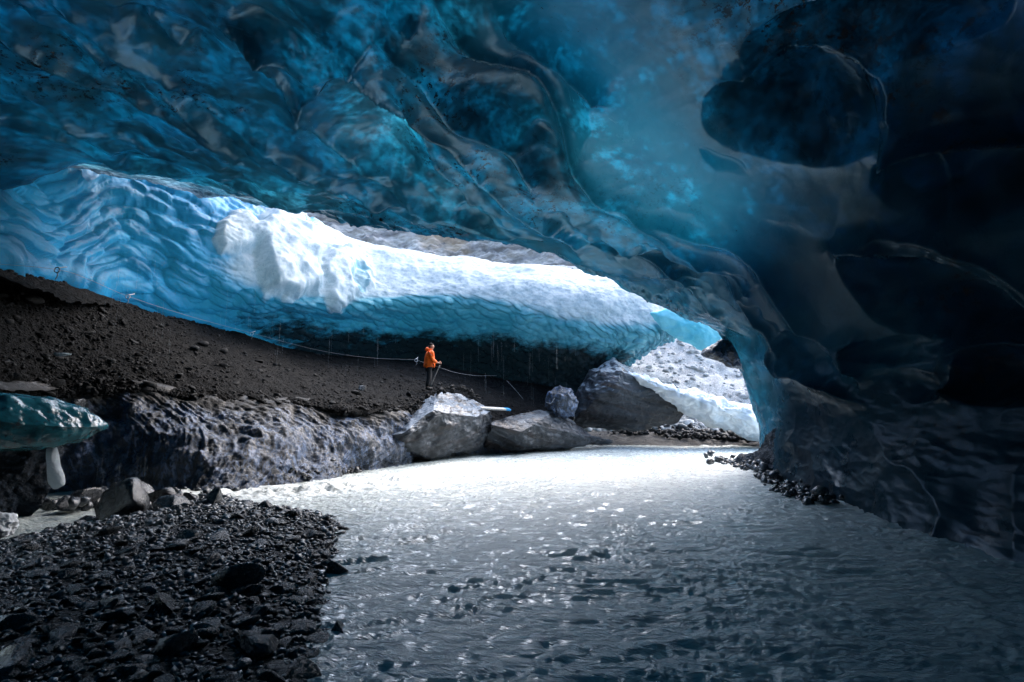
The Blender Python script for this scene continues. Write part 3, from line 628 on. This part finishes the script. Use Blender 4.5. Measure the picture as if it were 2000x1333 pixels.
river = struct(grid_obj('river', np.stack([X, Y, zr], -1), MAT['water'], attrs={'foam_glint': np.repeat(fo[..., None], 3, -1)}))
river['label'] = 'milky grey glacial river running through the cave'
X, Y = plane_grid(-15, 0, -7, 14.5, 260, 220)
gb = struct(grid_obj('gravel_bank', np.stack([X, Y, bank_h(X, Y)], -1), MAT['gravel'])); gb['label'] = 'black wet gravel bank in the left foreground'

# ------------------------------------------------------------------ blocks of ice
def block(name, poly, D, thick, front, mat, label, cat, disp=(.25, .06), seed=0, n=130, pw=1.0, group=None, back_t=None, cuts=0):
    (D0, D1) = D if isinstance(D, tuple) else (D, D); xs_ = [p[0] for p in poly]; xa, xb = min(xs_), max(xs_)
    dd = lambda x: D0 + (D1-D0)*(x-xa)/(xb-xa)
    B = np.array([at(x, y, dd(x)) for x, y in poly]); B = np.concatenate([B, B[:1]]); k = len(B)-1
    Bx = np.concatenate([B[-3:-1], B, B[1:3]]); m = n*2
    s = np.linspace(2, 2+k, m, endpoint=False); i = s.astype(int); t = (s-i)[:, None]; p0, p1, p2, p3 = Bx[i-1], Bx[i], Bx[i+1], Bx[np.minimum(i+2, len(Bx)-1)]
    Bs = .5*(2*p1 + .6*(p2-p0)*t + (1.2*p0 - (5.4-.0)*p1 + 4.8*p2 - .6*p3)*t*t*0) if False else p1*(1-t) + p2*t
    for _ in range(max(1, m//130)): Bs = .25*np.roll(Bs, 1, 0) + .5*Bs + .25*np.roll(Bs, -1, 0)
    Cf = at(front[0], front[1], dd(front[0])); Cb = Bs.mean(0)
    lat = np.linspace(0.02, math.pi-.02, n); Pq = np.zeros((n, m, 3)); bt = back_t or thick
    for r, la in enumerate(lat):
        rho = math.sin(la)**pw; c = math.cos(la); Cc = Cf if c > 0 else Cb; w = abs(c)
        Cm = Cf*max(c, 0) + Cb*(1-max(c, 0)) if c > 0 else Cb
        Cc = Cf if c > 0 else Cb
        Pq[r] = Cc + (Bs-Cc)*rho; Pq[r, :, 1] -= (thick if c > 0 else bt)*c
    org = Bs.mean(0); org[2] = Bs[:, 2].min()
    a = np.gradient(Pq, axis=0); b = np.roll(Pq, -1, 1) - np.roll(Pq, 1, 1); Nn = np.cross(b, a); Nn /= np.linalg.norm(Nn, axis=-1, keepdims=True)+1e-9
    if ((Pq-Pq.mean((0, 1)))*Nn).sum() < 0: Nn = -Nn
    dq = disp[0]*fbm(Pq, .6, 3, seed+1) - disp[0]*.6*np.abs(fbm(Pq, 1.1, 3, seed+7)) + disp[1]*fbm(Pq, 3.2, 4, seed+13)
    edge = np.minimum(1, np.minimum(lat, math.pi-lat)*6)[:, None]
    Pq = Pq + Nn*(dq*edge)[..., None]; P0 = Pq.copy()
    gc = np.random.default_rng(seed+5); ctr = Pq.mean((0, 1)); ext = np.abs(Pq-ctr).max((0, 1))
    for _ in range(cuts):
        nn = gc.normal(size=3)*np.array([1, .6, 1]); nn[1] = -abs(nn[1])-.5; nn /= np.linalg.norm(nn); dist = ((Pq-ctr)/ext*ext.mean())@nn
        lim = np.quantile(dist, gc.uniform(.80, .93)); ex = np.maximum(dist-lim, 0)*.9; Pq = Pq - ex[..., None]*nn*ext/ext.mean()
    if cuts: Pq = Pq + Nn*(edge*(.07*fbm(P0, 1.7, 4, seed+21) - .06*np.abs(fbm(P0*np.array([1, 1, 2.2]), 1.3, 3, seed+23))))[..., None]
    Pq = Pq - org
    Fq = grid_faces(n, m, True); me = raw_mesh(name, Pq.reshape(-1, 3), Fq)
    o = link(name, me, mat); o.location = org
    return tag(o, label, cat, group)

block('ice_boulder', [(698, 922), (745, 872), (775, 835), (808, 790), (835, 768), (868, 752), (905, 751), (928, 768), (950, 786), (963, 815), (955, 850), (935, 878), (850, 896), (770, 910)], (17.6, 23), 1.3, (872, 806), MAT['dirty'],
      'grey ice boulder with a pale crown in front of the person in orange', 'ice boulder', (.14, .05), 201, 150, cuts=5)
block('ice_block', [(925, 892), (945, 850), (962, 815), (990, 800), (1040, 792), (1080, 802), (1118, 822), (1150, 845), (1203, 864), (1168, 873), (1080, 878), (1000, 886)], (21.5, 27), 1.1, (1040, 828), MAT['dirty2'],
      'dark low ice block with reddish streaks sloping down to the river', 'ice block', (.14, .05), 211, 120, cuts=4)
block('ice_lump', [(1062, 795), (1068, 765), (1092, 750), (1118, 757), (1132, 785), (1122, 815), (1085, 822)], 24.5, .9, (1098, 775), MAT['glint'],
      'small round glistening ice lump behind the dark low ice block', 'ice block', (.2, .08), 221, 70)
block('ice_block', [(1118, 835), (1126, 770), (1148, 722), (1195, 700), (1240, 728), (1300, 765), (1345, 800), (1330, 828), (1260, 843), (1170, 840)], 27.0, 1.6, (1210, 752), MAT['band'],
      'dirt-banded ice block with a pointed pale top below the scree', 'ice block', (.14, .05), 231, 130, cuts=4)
block('snow_slab', [(1215, 728), (1250, 738), (1320, 758), (1400, 778), (1480, 792), (1540, 800), (1540, 868), (1470, 858), (1400, 838), (1330, 806), (1275, 775)], 26.3, 1.5, (1390, 803), MAT['snow'],
      'long white snow-covered slab sloping down behind the right pillar', 'snow slab', (.35, .12), 241, 140)
block('ice_fin', [(1270, 612), (1330, 596), (1400, 628), (1440, 668), (1385, 694), (1330, 668), (1290, 645)], 24.5, .45, (1350, 640), MAT['cyan'],
      'bright cyan clear ice fin under the lip of the ceiling', 'ice fin', (.12, .04), 261, 90)
block('ice_ledge', [(1368, 692), (1390, 672), (1425, 655), (1468, 668), (1490, 700), (1470, 728), (1430, 722), (1395, 706)], (18.4, 18.9), .55, (1432, 684), MAT['glint'],
      'dark gritty ice ledge jutting from the top of the right pillar', 'ice ledge', (.18, .07), 271, 80)
block('ice_shelf', [(-420, 715), (-150, 742), (0, 762), (70, 774), (130, 798), (186, 834), (150, 858), (112, 878), (50, 884), (-40, 890), (-200, 900), (-420, 905)], (7.4, 10.4), 1.1, (10, 800), MAT['shelf'],
      'smooth dark teal ice shelf at the left edge below the moraine', 'ice shelf', (.14, .04), 281, 140, pw=.8)
block('gritty_ice', [(-420, 860), (-100, 860), (60, 862), (125, 868), (118, 900), (108, 950), (90, 1000), (60, 1020), (0, 1045), (-200, 1090), (-420, 1120)], (8.0, 10.9), .35, (0, 940), MAT['grit'],  # near-black colour carries the shade under the shelf
      'gritty ice face, black with painted shade, in the hollow under the teal shelf', 'gritty ice', (.18, .07), 285, 100)
block('ice_tongue', [(92, 872), (108, 870), (113, 905), (124, 932), (125, 948), (108, 957), (98, 945), (95, 905)], 10.1, .12, (108, 925), MAT['white'], 'small white tongue of ice hanging beside the dark shelf', 'icicle', (.02, .01), 291, 30)
block('dirt_mound', [(1445, 922), (1480, 900), (1530, 880), (1555, 840), (1580, 822), (1640, 850), (1700, 905), (1740, 1015), (1620, 990), (1510, 958)], (18.6, 11.6), .7, (1560, 900), MAT['grit'],
      'dark wet mound of grit and ice at the foot of the right pillar', 'mound', (.22, .08), 295, 110, back_t=2.5)

# ------------------------------------------------------------------ rocks
def rock_mesh(name, seed, sub=2, flat=.6, planes=7, mat=None):
    g = np.random.default_rng(seed); bm = bmesh.new(); bmesh.ops.create_icosphere(bm, subdivisions=sub, radius=1)
    V = np.array([v.co[:] for v in bm.verts]); F = np.array([[v.index for v in f.verts] for f in bm.faces]); bm.free()
    for _ in range(planes):
        n = g.normal(size=3); n /= np.linalg.norm(n); d = g.uniform(.35, .75); ex = np.maximum(V@n - d, 0); V = V - ex[:, None]*n
    V = V*(1 + .10*fbm(V, 1.6, 3, seed))[:, None]*np.array([1, g.uniform(.6, .95), flat*g.uniform(.8, 1.2)])
    V /= np.abs(V[:, :2]).max()
    if mat is None: return V, F
    me = raw_mesh(name, V, F); me.materials.append(mat)
    return me
def place(name, me, loc, size, rot, label, cat, group=None, smooth=False):
    o = bpy.data.objects.new(name, me); COL.objects.link(o); o.location = loc; o.scale = (size,)*3 if np.isscalar(size) else size; o.rotation_euler = rot
    return tag(o, label, cat, group)
RK = [rock_mesh('wet_rock', 300+i, 3, .62, 9, MAT['rock']) for i in range(8)]
RR = rock_mesh('reddish_rock', 333, 3, .7, 9, MAT['redrock'])
TL = [rock_mesh('till_stone', 340+i, 2, .6, 8, MAT['till']) for i in range(6)]
PL = [rock_mesh('scree_rock', 350+i, 2, .6, 8, MAT['pale']) for i in range(5)]
for m_ in RK + [RR]: m_.polygons.foreach_set('use_smooth', np.ones(len(m_.polygons), bool))

HERO = [  # px, py of the foot, width px, height factor, mesh, label
    (652, 1124, 46, .75, 0, 'black wet rock in the water just off the gravel bank, the larger upper one'), (656, 1240, 38, .65, 1, 'small dark rock in the water below the larger one, beside the gravel bank'),
    (480, 1272, 112, .42, 2, 'large smooth flat rock near the bottom of the gravel bank'), (455, 1162, 88, .5, 3, 'flat angular slab lying in the middle of the gravel bank'), (500, 1206, 60, .5, 4, 'glossy knobbly rock near the right edge of the gravel bank'),
    (240, 1002, 84, .75, 5, 'biggest rounded wet rock in the row along the ice bank'), (335, 999, 60, .5, 6, 'long flat wet rock in the row along the ice bank'), (195, 975, 34, .9, 7, 'tall dark rock left of the biggest rock in the row'),
    (262, 975, 40, .7, 1, 'pale glinting wet rock behind the biggest rock in the row'), (302, 980, 48, .6, 2, 'dark broad rock right behind the biggest rock of the row'), (158, 982, 40, .5, 3, 'flat pale-topped rock near the left end of the row'), (402, 996, 54, .7, 4, 'dark jagged rock at the right end of the row by the rapids'),
    (365, 980, 28, .6, 0, 'small rounded rock right of the reddish rock'), (125, 990, 34, .6, 6, 'leftmost dark rock of the row beside the teal shelf'), (170, 1004, 44, .5, 7, 'low wet rock below the pale-topped rock in the row'), (225, 962, 30, .6, 0, 'grey rock at the very back of the row'),
    (518, 998, 38, .6, 5, 'dark rock on the top edge of the gravel bank by the rapids'), (1405, 905, 26, .6, 2, 'black rock in the shallows left of the right pillar'), (1388, 908, 20, .6, 3, 'small black rock at the tip beside another in the shallows'),
    (610, 1080, 36, .5, 6, 'dark rock on the gravel edge above the river rocks'), (300, 1230, 60, .6, 1, 'upright angular stone in the dark lower part of the gravel bank'), (330, 1300, 70, .6, 3, 'dark block-like stone at the bottom edge of the gravel bank'),
    (200, 1235, 56, .5, 4, 'dull flat stone in the dark left part of the gravel bank'), (420, 1110, 40, .5, 7, 'pale flat stone in the upper middle of the gravel bank'), (520, 1325, 60, .5, 0, 'rounded stone at the bottom right corner of the gravel bank')]
for k, (px, py, w, hf, mi, lab) in enumerate(HERO):
    p = gp(px, py, .0 if px > 640 else .15)
    if px <= 640 and py > 960: p[2] = float(bank_h(np.array([p[0]]), np.array([p[1]]))[0]) if py > 1000 else max(0.05, p[2])
    if px < 450 and py < 1005: w *= 1.4
    s_ = w/2*np.hypot(p[1], 1e-6)/FPX
    place('rock', RK[mi], (p[0], p[1] + s_*.4, max(p[2], -.05) + s_*hf*.35), (s_, s_, s_*hf/.55), (random.uniform(-.15, .15), random.uniform(-.15, .15), random.uniform(-.5, .5)), lab, 'rock')
p = gp(342, 972, .3); place('rock', RR, p, .26, (.1, .2, .4), 'reddish-brown wet rock in the row along the ice bank', 'rock')
p = at(63, 588, 13.3); place('boulder', TL[0], p, (.26, .26, .27), (.2, .1, .6), 'rounded boulder high on the moraine below the blue ice', 'boulder')
p = at(148, 795, 11.6); place('boulder', RK[3], p, (.2, .2, .24), (.2, .1, .6), 'dark rock stuck in the icy face above the teal shelf', 'boulder')
p = at(122, 693, 12.6); place('ice_fragment', rock_mesh('ice_fragment', 371, 2, .45, 8, MAT['white']), p, (.2, .14, .14), (.1, .1, .2), 'small white ice fragment lying on the moraine', 'ice fragment')
p = at(695, 768, 18.9); place('boulder', TL[2], p, (.24, .2, .2), (.1, .1, .2), 'flat dark boulder at the moraine edge left of the person', 'boulder')
p = at(708, 758, 19.2); place('boulder', RK[4], p, (.16, .14, .2), (.1, .4, .2), 'pale angular boulder resting on the flat one left of the person', 'boulder')

# pebbles: the largest as individuals, the rest as one mass
def scatter_mass(name, pts, sizes, mat, flat=.5, sub=1, seed=0, nvar=10, tilt=.35, label=None):
    g = np.random.default_rng(seed); vs = [rock_mesh('v', seed*31+i, sub, flat, 10) for i in range(nvar)]
    Vs, Fs, T = [], [], []; off = 0
    for k, (p, s_) in enumerate(zip(pts, sizes)):
        V, F = vs[k % nvar]; a = g.uniform(0, 6.28); ta, tb = g.normal(0, tilt, 2); ca, sa = math.cos(a), math.sin(a)
        Rz = np.array([[ca, -sa, 0], [sa, ca, 0], [0, 0, 1]]); Rx = np.array([[1, 0, 0], [0, math.cos(ta), -math.sin(ta)], [0, math.sin(ta), math.cos(ta)]]); Ry = np.array([[math.cos(tb), 0, math.sin(tb)], [0, 1, 0], [-math.sin(tb), 0, math.cos(tb)]])
        Vs.append((V*s_)@(Rz@Rx@Ry).T + p); Fs.append(F+off); off += len(V); T.append(np.full(len(V), g.beta(1.2, 2.2)))
    me = raw_mesh(name, np.concatenate(Vs), np.concatenate(Fs)); a_ = me.attributes.new('tone', 'FLOAT_COLOR', 'POINT'); b = np.ones((off, 4), np.float32); b[:, :3] = np.concatenate(T)[:, None]; a_.data.foreach_set('color', b.ravel())
    o = link(name, me, mat, smooth=False); return stuff(o, label)
g = np.random.default_rng(3)
N0 = 60000; xx = g.uniform(-11, -.5, N0); yy = g.uniform(2.6, 13.5, N0)
hh = bank_h(xx, yy); keep = hh > -.06
pxx, pyy = pix(np.stack([xx, yy, hh], -1)); keep &= (pxx > -60) & (pxx < 700) & (pyy < 1400)
dens = np.clip(1.35 - yy*.06, .35, 1); keep &= g.uniform(size=N0) < dens*.8
xx, yy, hh = xx[keep], yy[keep], hh[keep]
sz = np.clip(g.lognormal(-3.6, .55, len(xx)), .012, .15)*(.95 + .01*yy)
app = sz/yy; order = np.argsort(-app); big = order[:260]; rest = order[260:19000]
PB = [rock_mesh('pebble', 400+i, 2, .42, 12, MAT['rock']) for i in range(8)]
for k in big:
    place('pebble', PB[k % 8], (xx[k], yy[k], hh[k]+sz[k]*.15), sz[k]*1.15, (g.normal(0, .25), g.normal(0, .25), g.uniform(0, 6)), 'small dark wet stone among the gravel of the bank', 'stone', 'stones on the gravel bank')
scatter_mass('bank_pebbles', np.stack([xx, yy, hh + sz*.12], -1)[rest], sz[rest], MAT['pebble'], .42, 1, 5, 16, .45)
# stones on the moraine
n_, m_ = Pm.shape[:2]; ii = g.integers(50, n_-2, 9000); jj = g.integers(0, m_-1, 9000); pts = Pm[ii, jj]; sz = np.clip(g.lognormal(-3.1, .5, 9000), .02, .22)
app = sz/pts[:, 1]; ppx, ppy = pix(pts); app = np.where((ppx > 0) & (ppx < 1100), app, 0); order = np.argsort(-app)
for k in order[:140]:
    place('till_stone', TL[k % 6], pts[k] + np.array([0, 0, sz[k]*.15]), sz[k], (g.normal(0, .3), g.normal(0, .3), g.uniform(0, 6)), 'dull brown-grey stone lying on the moraine slope', 'stone', 'stones on the moraine slope')
scatter_mass('moraine_stones', pts[order[140:7500]] + np.array([0, 0, .01]), sz[order[140:7500]]*.9, MAT['till'], .6, 1, 6)
# scree rocks
n_, m_ = Psc.shape[:2]; ii = g.integers(5, n_-2, 2600); jj = g.integers(0, m_-1, 2600); pts = (Psc + Nsc*dsc[..., None])[ii, jj]; sz = np.clip(g.lognormal(-2.0, .5, 2600), .06, .6); order = np.argsort(-sz)
for k in order[:60]:
    place('scree_rock', PL[k % 5], pts[k], sz[k], (g.normal(0, .3), g.normal(0, .3), g.uniform(0, 6)), 'pale rock on the bright scree slope beyond the pillar', 'rock', 'rocks on the scree slope')
scatter_mass('scree_stones', pts[order[60:]], sz[order[60:]], MAT['pale'], .6, 1, 7)
# gravel on the far shore, at the pillar foot and below the ice bank
def strip(name, pix_pts, width, n, smin, smax, seed, mat, z=.05, h=.3):
    gg = np.random.default_rng(seed); c = spl([gp(x, y, 0.0) for x, y in pix_pts], 60); k = gg.uniform(0, 59, n); i = k.astype(int); q = c[i] + (c[np.minimum(i+1, 59)]-c[i])*(k-i)[:, None]
    d = gg.normal(0, width/2, n); q = q + np.stack([gg.normal(0, width/4, n), d, z + h*np.abs(d)/width*gg.uniform(.2, 1, n)], -1)
    return scatter_mass(name, q, gg.uniform(smin, smax, n)*gg.uniform(.4, 1, n), mat, .6, 1, seed)
strip('far_shore_gravel', [(1190, 862), (1260, 862), (1340, 866), (1420, 868), (1500, 872)], 1.6, 900, .06, .30, 11, MAT['gravel'], .30, .7)
strip('pillar_foot_gravel', [(1415, 903), (1450, 910), (1490, 925), (1530, 955), (1600, 985)], .8, 420, .05, .22, 12, MAT['rock'], .0, .3)
strip('bank_foot_gravel', [(565, 940), (600, 938), (650, 930), (700, 922)], .7, 320, .05, .16, 13, MAT['rock'], .0, .5)
strip('row_gravel', [(110, 985), (200, 985), (300, 985), (400, 980)], .8, 500, .05, .2, 14, MAT['rock'], .0, .2)
gg = np.random.default_rng(15); q = []
for _ in range(150):
    x_ = gg.uniform(785, 938); y_ = np.interp(x_, [785, 808, 835, 868, 905, 938], [822, 792, 770, 755, 754, 778]) + abs(gg.normal(0, 5)); q.append(at(x_, y_, 17.6 + 5.4*(x_-698)/265 + gg.uniform(-.5, .3)))
scatter_mass('boulder_crown_stones', np.array(q), np.clip(gg.lognormal(-2.8, .5, 150), .03, .16), MAT['till'], .6, 1, 15)

# ------------------------------------------------------------------ person, pole, ropes, plank
def skin(name, verts, edges, radii, mat, parent, lv=2, root=0):
    me = bpy.data.meshes.new(name); me.from_pydata([tuple(v) for v in verts], edges, []); me.materials.append(mat)
    o = bpy.data.objects.new(name, me); COL.objects.link(o)
    o.modifiers.new('skin', 'SKIN').use_smooth_shade = True; sub = o.modifiers.new('sub', 'SUBSURF'); sub.levels = lv; sub.render_levels = lv
    sl = me.skin_vertices[0].data
    for i, r_ in enumerate(radii): sl[i].radius = (r_, r_) if np.isscalar(r_) else r_
    sl[root].use_root = True
    if parent is not None: o.parent = parent
    return o
pf = at(838, 762, 22.2)
bv = [(0, 0, .93), (0, 0, 1.12), (.02, 0, 1.33), (.03, 0, 1.44), (.06, 0, 1.52), (.075, 0, 1.62), (.07, 0, 1.70),
      (.0, .10, .88), (.03, .11, .48), (.0, .11, .08), (.13, .12, .03), (.0, -.10, .88), (-.02, -.11, .48), (-.08, -.11, .08), (.05, -.12, .03),
      (.02, .19, 1.38), (.06, .23, 1.12), (.28, .14, 1.02), (.36, .10, 1.03), (.02, -.19, 1.38), (.06, -.24, 1.12), (.27, -.18, 1.00), (.37, -.13, 1.00)]
be = [(0, 1), (1, 2), (2, 3), (3, 4), (4, 5), (5, 6), (0, 7), (7, 8), (8, 9), (9, 10), (0, 11), (11, 12), (12, 13), (13, 14), (2, 15), (15, 16), (16, 17), (17, 18), (2, 19), (19, 20), (20, 21), (21, 22)]
br = [.13, .12, .14, .07, .06, .10, .085, .085, .06, .045, .045, .085, .06, .045, .045, .06, .048, .036, .038, .06, .048, .036, .038]
person = skin('person', bv, be, br, MAT['skin'], None); person.scale = (1.18, 1.18, 1.16); person.location = pf; person.rotation_euler = (0, 0, R(12))
tag(person, 'person in an orange hooded jacket leaning on a pole above the ice boulder', 'person')
jv = [(-.01, 0, .78), (-.01, 0, .95), (0, 0, 1.15), (.02, 0, 1.36), (.0, 0, 1.47), (-.03, 0, 1.55), (.02, .2, 1.37), (.06, .25, 1.12), (.27, .15, 1.02), (.02, -.2, 1.37), (.06, -.26, 1.12), (.26, -.19, 1.0)]
jk = skin('jacket', jv, [(0, 1), (1, 2), (2, 3), (3, 4), (4, 5), (3, 6), (6, 7), (7, 8), (3, 9), (9, 10), (10, 11)], [(.25, .26), (.23, .25), (.21, .23), (.19, .22), .14, .11, .11, .09, .06, .11, .09, .06], MAT['orange'], person)
skin('hood', [(-.10, 0, 1.43), (-.08, 0, 1.52), (-.03, 0, 1.58)], [(0, 1), (1, 2)], [.09, .11, .09], MAT['orange'], person)
skin('trousers', [(0, 0, .9), (0, .10, .84), (.03, .11, .47), (.0, .11, .1), (0, -.10, .84), (-.02, -.11, .47), (-.08, -.11, .1)], [(0, 1), (1, 2), (2, 3), (0, 4), (4, 5), (5, 6)], [.15, .11, .085, .075, .11, .085, .075], MAT['black'], person)
for y_, x_ in ((.11, 0), (-.11, -.08)): skin('boot', [(x_, y_, .13), (x_, y_, .05), (x_+.15, y_, .04)], [(0, 1), (1, 2)], [.085, .08, .065], MAT['boot'], person, 1)
skin('cap', [(.05, 0, 1.70), (.055, 0, 1.76)], [(0, 1)], [.115, .075], MAT['black'], person)
skin('hair', [(.0, 0, 1.60), (.02, 0, 1.68)], [(0, 1)], [.085, .09], MAT['black'], person)
for hx, hy, hz in ((.37, -.13, 1.0), (.37, .10, 1.03)):      # curled fingers and thumb
    for f_ in range(4):
        z_ = hz + .035 - f_*.022; r_ = .010 - .001*abs(f_-1.5)
        skin('finger', [(hx-.01, hy+.02, z_), (hx+.035, hy+.03, z_), (hx+.055, hy+.0, z_-.004), (hx+.03, hy-.02, z_-.006)], [(0, 1), (1, 2), (2, 3)], [r_]*4, MAT['skin'], person, 1)
    skin('thumb', [(hx-.02, hy-.01, hz+.02), (hx+.01, hy-.03, hz+.05), (hx+.035, hy-.02, hz+.055)], [(0, 1), (1, 2)], [.011, .010, .009], MAT['skin'], person, 1)

def tube(name, pts, r, mat, parent=None, n=40, seg=6, smooth_path=True):
    c = spl(pts, n) if smooth_path else np.array(pts, float); n = len(c); tng = np.gradient(c, axis=0); tng /= np.linalg.norm(tng, axis=1, keepdims=True)+1e-9
    a = np.cross(tng, [0.3, .2, 1.0]); a /= np.linalg.norm(a, axis=1, keepdims=True)+1e-9; b = np.cross(tng, a); th = np.arange(seg)/seg*2*math.pi
    rr = r if not np.isscalar(r) else np.full(n, r)
    P_ = c[:, None] + rr[:, None, None]*(a[:, None]*np.cos(th)[None, :, None] + b[:, None]*np.sin(th)[None, :, None])
    V = np.concatenate([P_.reshape(-1, 3), c[:1], c[-1:]]); F = grid_faces(n, seg, True).tolist()
    me = bpy.data.meshes.new(name); k = n*seg
    caps = [(k, (j+1) % seg, j) for j in range(seg)] + [(k+1, (n-1)*seg+j, (n-1)*seg+(j+1) % seg) for j in range(seg)]
    me.from_pydata(V.tolist(), [], [tuple(f) for f in F] + caps); return link(name, me, mat, parent)
hand = np.array(pf) + np.array([.39, 0.0, 1.03])
tip = at(841, 754, 22.0); hand_w = at(858, 716, 22.0)
pole = tube('pole', [hand_w + (hand_w-tip)*.06, hand_w*.5+tip*.5, tip], 0.028, MAT['wood'], n=12, seg=8); tag(pole, 'grey wooden pole held slantwise by the person in orange', 'pole')
anchors = [(112, 524, 12.9), (250, 577, 16.6), (492, 650, 23.0), (813, 702, 24.0)]
r1 = tube('rope', [at(-60, 512, 11.4), at(112, 527, 12.9), at(180, 549, 14.8), at(250, 579, 16.6), at(370, 618, 19.6), at(492, 651, 23.0), at(620, 684, 24), at(720, 699, 24), at(813, 703, 24.0)], .0065, MAT['rope'], n=120)
tag(r1, 'long thin pale hand rope strung along the moraine below the ice wall', 'rope')
r2 = tube('rope', [at(813, 703, 24.0), at(832, 710, 23), at(858, 718, 22), at(890, 728, 23), at(930, 734, 25), at(970, 734, 27)], .006, MAT['rope'], n=60); tag(r2, 'thin rope sagging to the right from the hands of the person', 'rope')
r3 = tube('rope', [at(990, 744, 26), at(1005, 760, 25.5), at(1022, 780, 25)], .006, MAT['rope'], n=20); tag(r3, 'short thin cord slanting down over the dark pit', 'rope')
r4 = tube('rope', [at(1067, 786, 23.6), at(1076, 788, 23.5), at(1083, 778, 23.5)], .014, MAT['rope'], n=20); tag(r4, 'short loop of cord on the round ice lump', 'rope')
for (px, py, D), lab in zip(anchors, ('ice anchor on the rope nearest the left edge', 'ice anchor on the rope where meltwater drips', 'ice anchor midway along the rope', 'ring anchor on the rope just left of the person')):
    e = bpy.data.objects.new('ice_anchor', None); COL.objects.link(e); c = at(px, py, D); e.location = c; tag(e, lab, 'anchor')
    th = np.linspace(0, 2*math.pi, 14); tube('ring', np.stack([.07*np.cos(th), 0*th, .07*np.sin(th)-.05], 1), .014, MAT['metal'], e, smooth_path=False)
    tube('screw', [(0, 0, .02), (.01, .12, .05), (.02, .25, .1)], .014, MAT['metal'], e, n=8); tube('sling', [(0, 0, -.1), (.03, 0, -.2), (-.02, 0, -.3)], .012, MAT['rope'], e, n=8)
# plank bridge end
pl_a, pl_b = at(938, 797, 22.6), at(995, 800, 23.2)
def box_obj(name, dims, mat, parent, loc=(0, 0, 0), bev=.006):
    bm = bmesh.new(); bmesh.ops.create_cube(bm, size=1); bmesh.ops.scale(bm, vec=dims, verts=bm.verts); bmesh.ops.bevel(bm, geom=bm.edges[:], offset=bev, segments=1, affect='EDGES')
    me = bpy.data.meshes.new(name); bm.to_mesh(me); bm.free(); o = link(name, me, mat, parent, False); o.location = loc; return o
e = bpy.data.objects.new('plank', None); COL.objects.link(e); e.location = (pl_a+pl_b)/2; d = pl_b-pl_a; e.rotation_euler = (R(12), math.atan2(-d[2], d[0]), math.atan2(d[1], d[0])); tag(e, 'pale board with a blue end bridging the gap behind the ice boulder', 'plank')
L = float(np.linalg.norm(d)); box_obj('board', (L, .34, .07), MAT['plank'], e); box_obj('painted_end', (.24, .346, .076), MAT['blue'], e, (L/2-.11, 0, 0))

# ------------------------------------------------------------------ running and dripping water
def m_drip():
    t = NT('falling_meltwater')
    return t.done(t.prin(t.mix(t.ramp(t.noise(30, 3), .4, .6), (.22, .27, .30), (.35, .40, .43)), .1, t.bump(t.noise(60, 3), .003, .5), 1.33, .8))
MAT['drip'] = m_drip()
gd = np.random.default_rng(77); V_, F_ = [], []; off = 0
for (x0, x1, y0, y1, D0_, D1_, n_) in ((205, 335, 480, 700, 16, 17.5, 26), (430, 560, 560, 690, 20, 23, 16), (180, 290, 880, 955, 12.6, 12.9, 22), (900, 1130, 640, 760, 23, 26, 30), (620, 780, 610, 720, 23, 25, 14)):
    for _ in range(n_):
        px_ = gd.uniform(x0, x1); D_ = gd.uniform(D0_, D1_); ya = gd.uniform(y0, y1); yb = ya + gd.uniform(10, 55)
        a_ = at(px_, ya, D_); b_ = at(px_, yb, D_); b_[0] = a_[0]; b_[1] = a_[1]; r_ = gd.uniform(.0012, .002)
        for k in range(5):
            w_ = r_*(.5 + .5*gd.uniform()); z_ = a_[2] + (b_[2]-a_[2])*k/4
            V_ += [(a_[0]+w_, a_[1], z_), (a_[0]-.5*w_, a_[1]+.87*w_, z_), (a_[0]-.5*w_, a_[1]-.87*w_, z_)]
        for k in range(4):
            for j in range(3): F_.append((off+k*3+j, off+k*3+(j+1) % 3, off+k*3+3+(j+1) % 3, off+k*3+3+j))
        off += 15
stuff(link('dripping_water', raw_mesh('dripping_water', np.array(V_), np.array(F_)), MAT['drip']), 'thin threads of meltwater falling from the ice')
block('cascade', [(-60, 1010), (-20, 1000), (18, 1006), (30, 1018), (26, 1036), (10, 1052), (-30, 1060), (-60, 1058)], 8.4, .28, (-5, 1024), MAT['snow'], 'small white foaming cascade at the left edge below the dark shelf', 'cascade', (.12, .12), 401, 80)
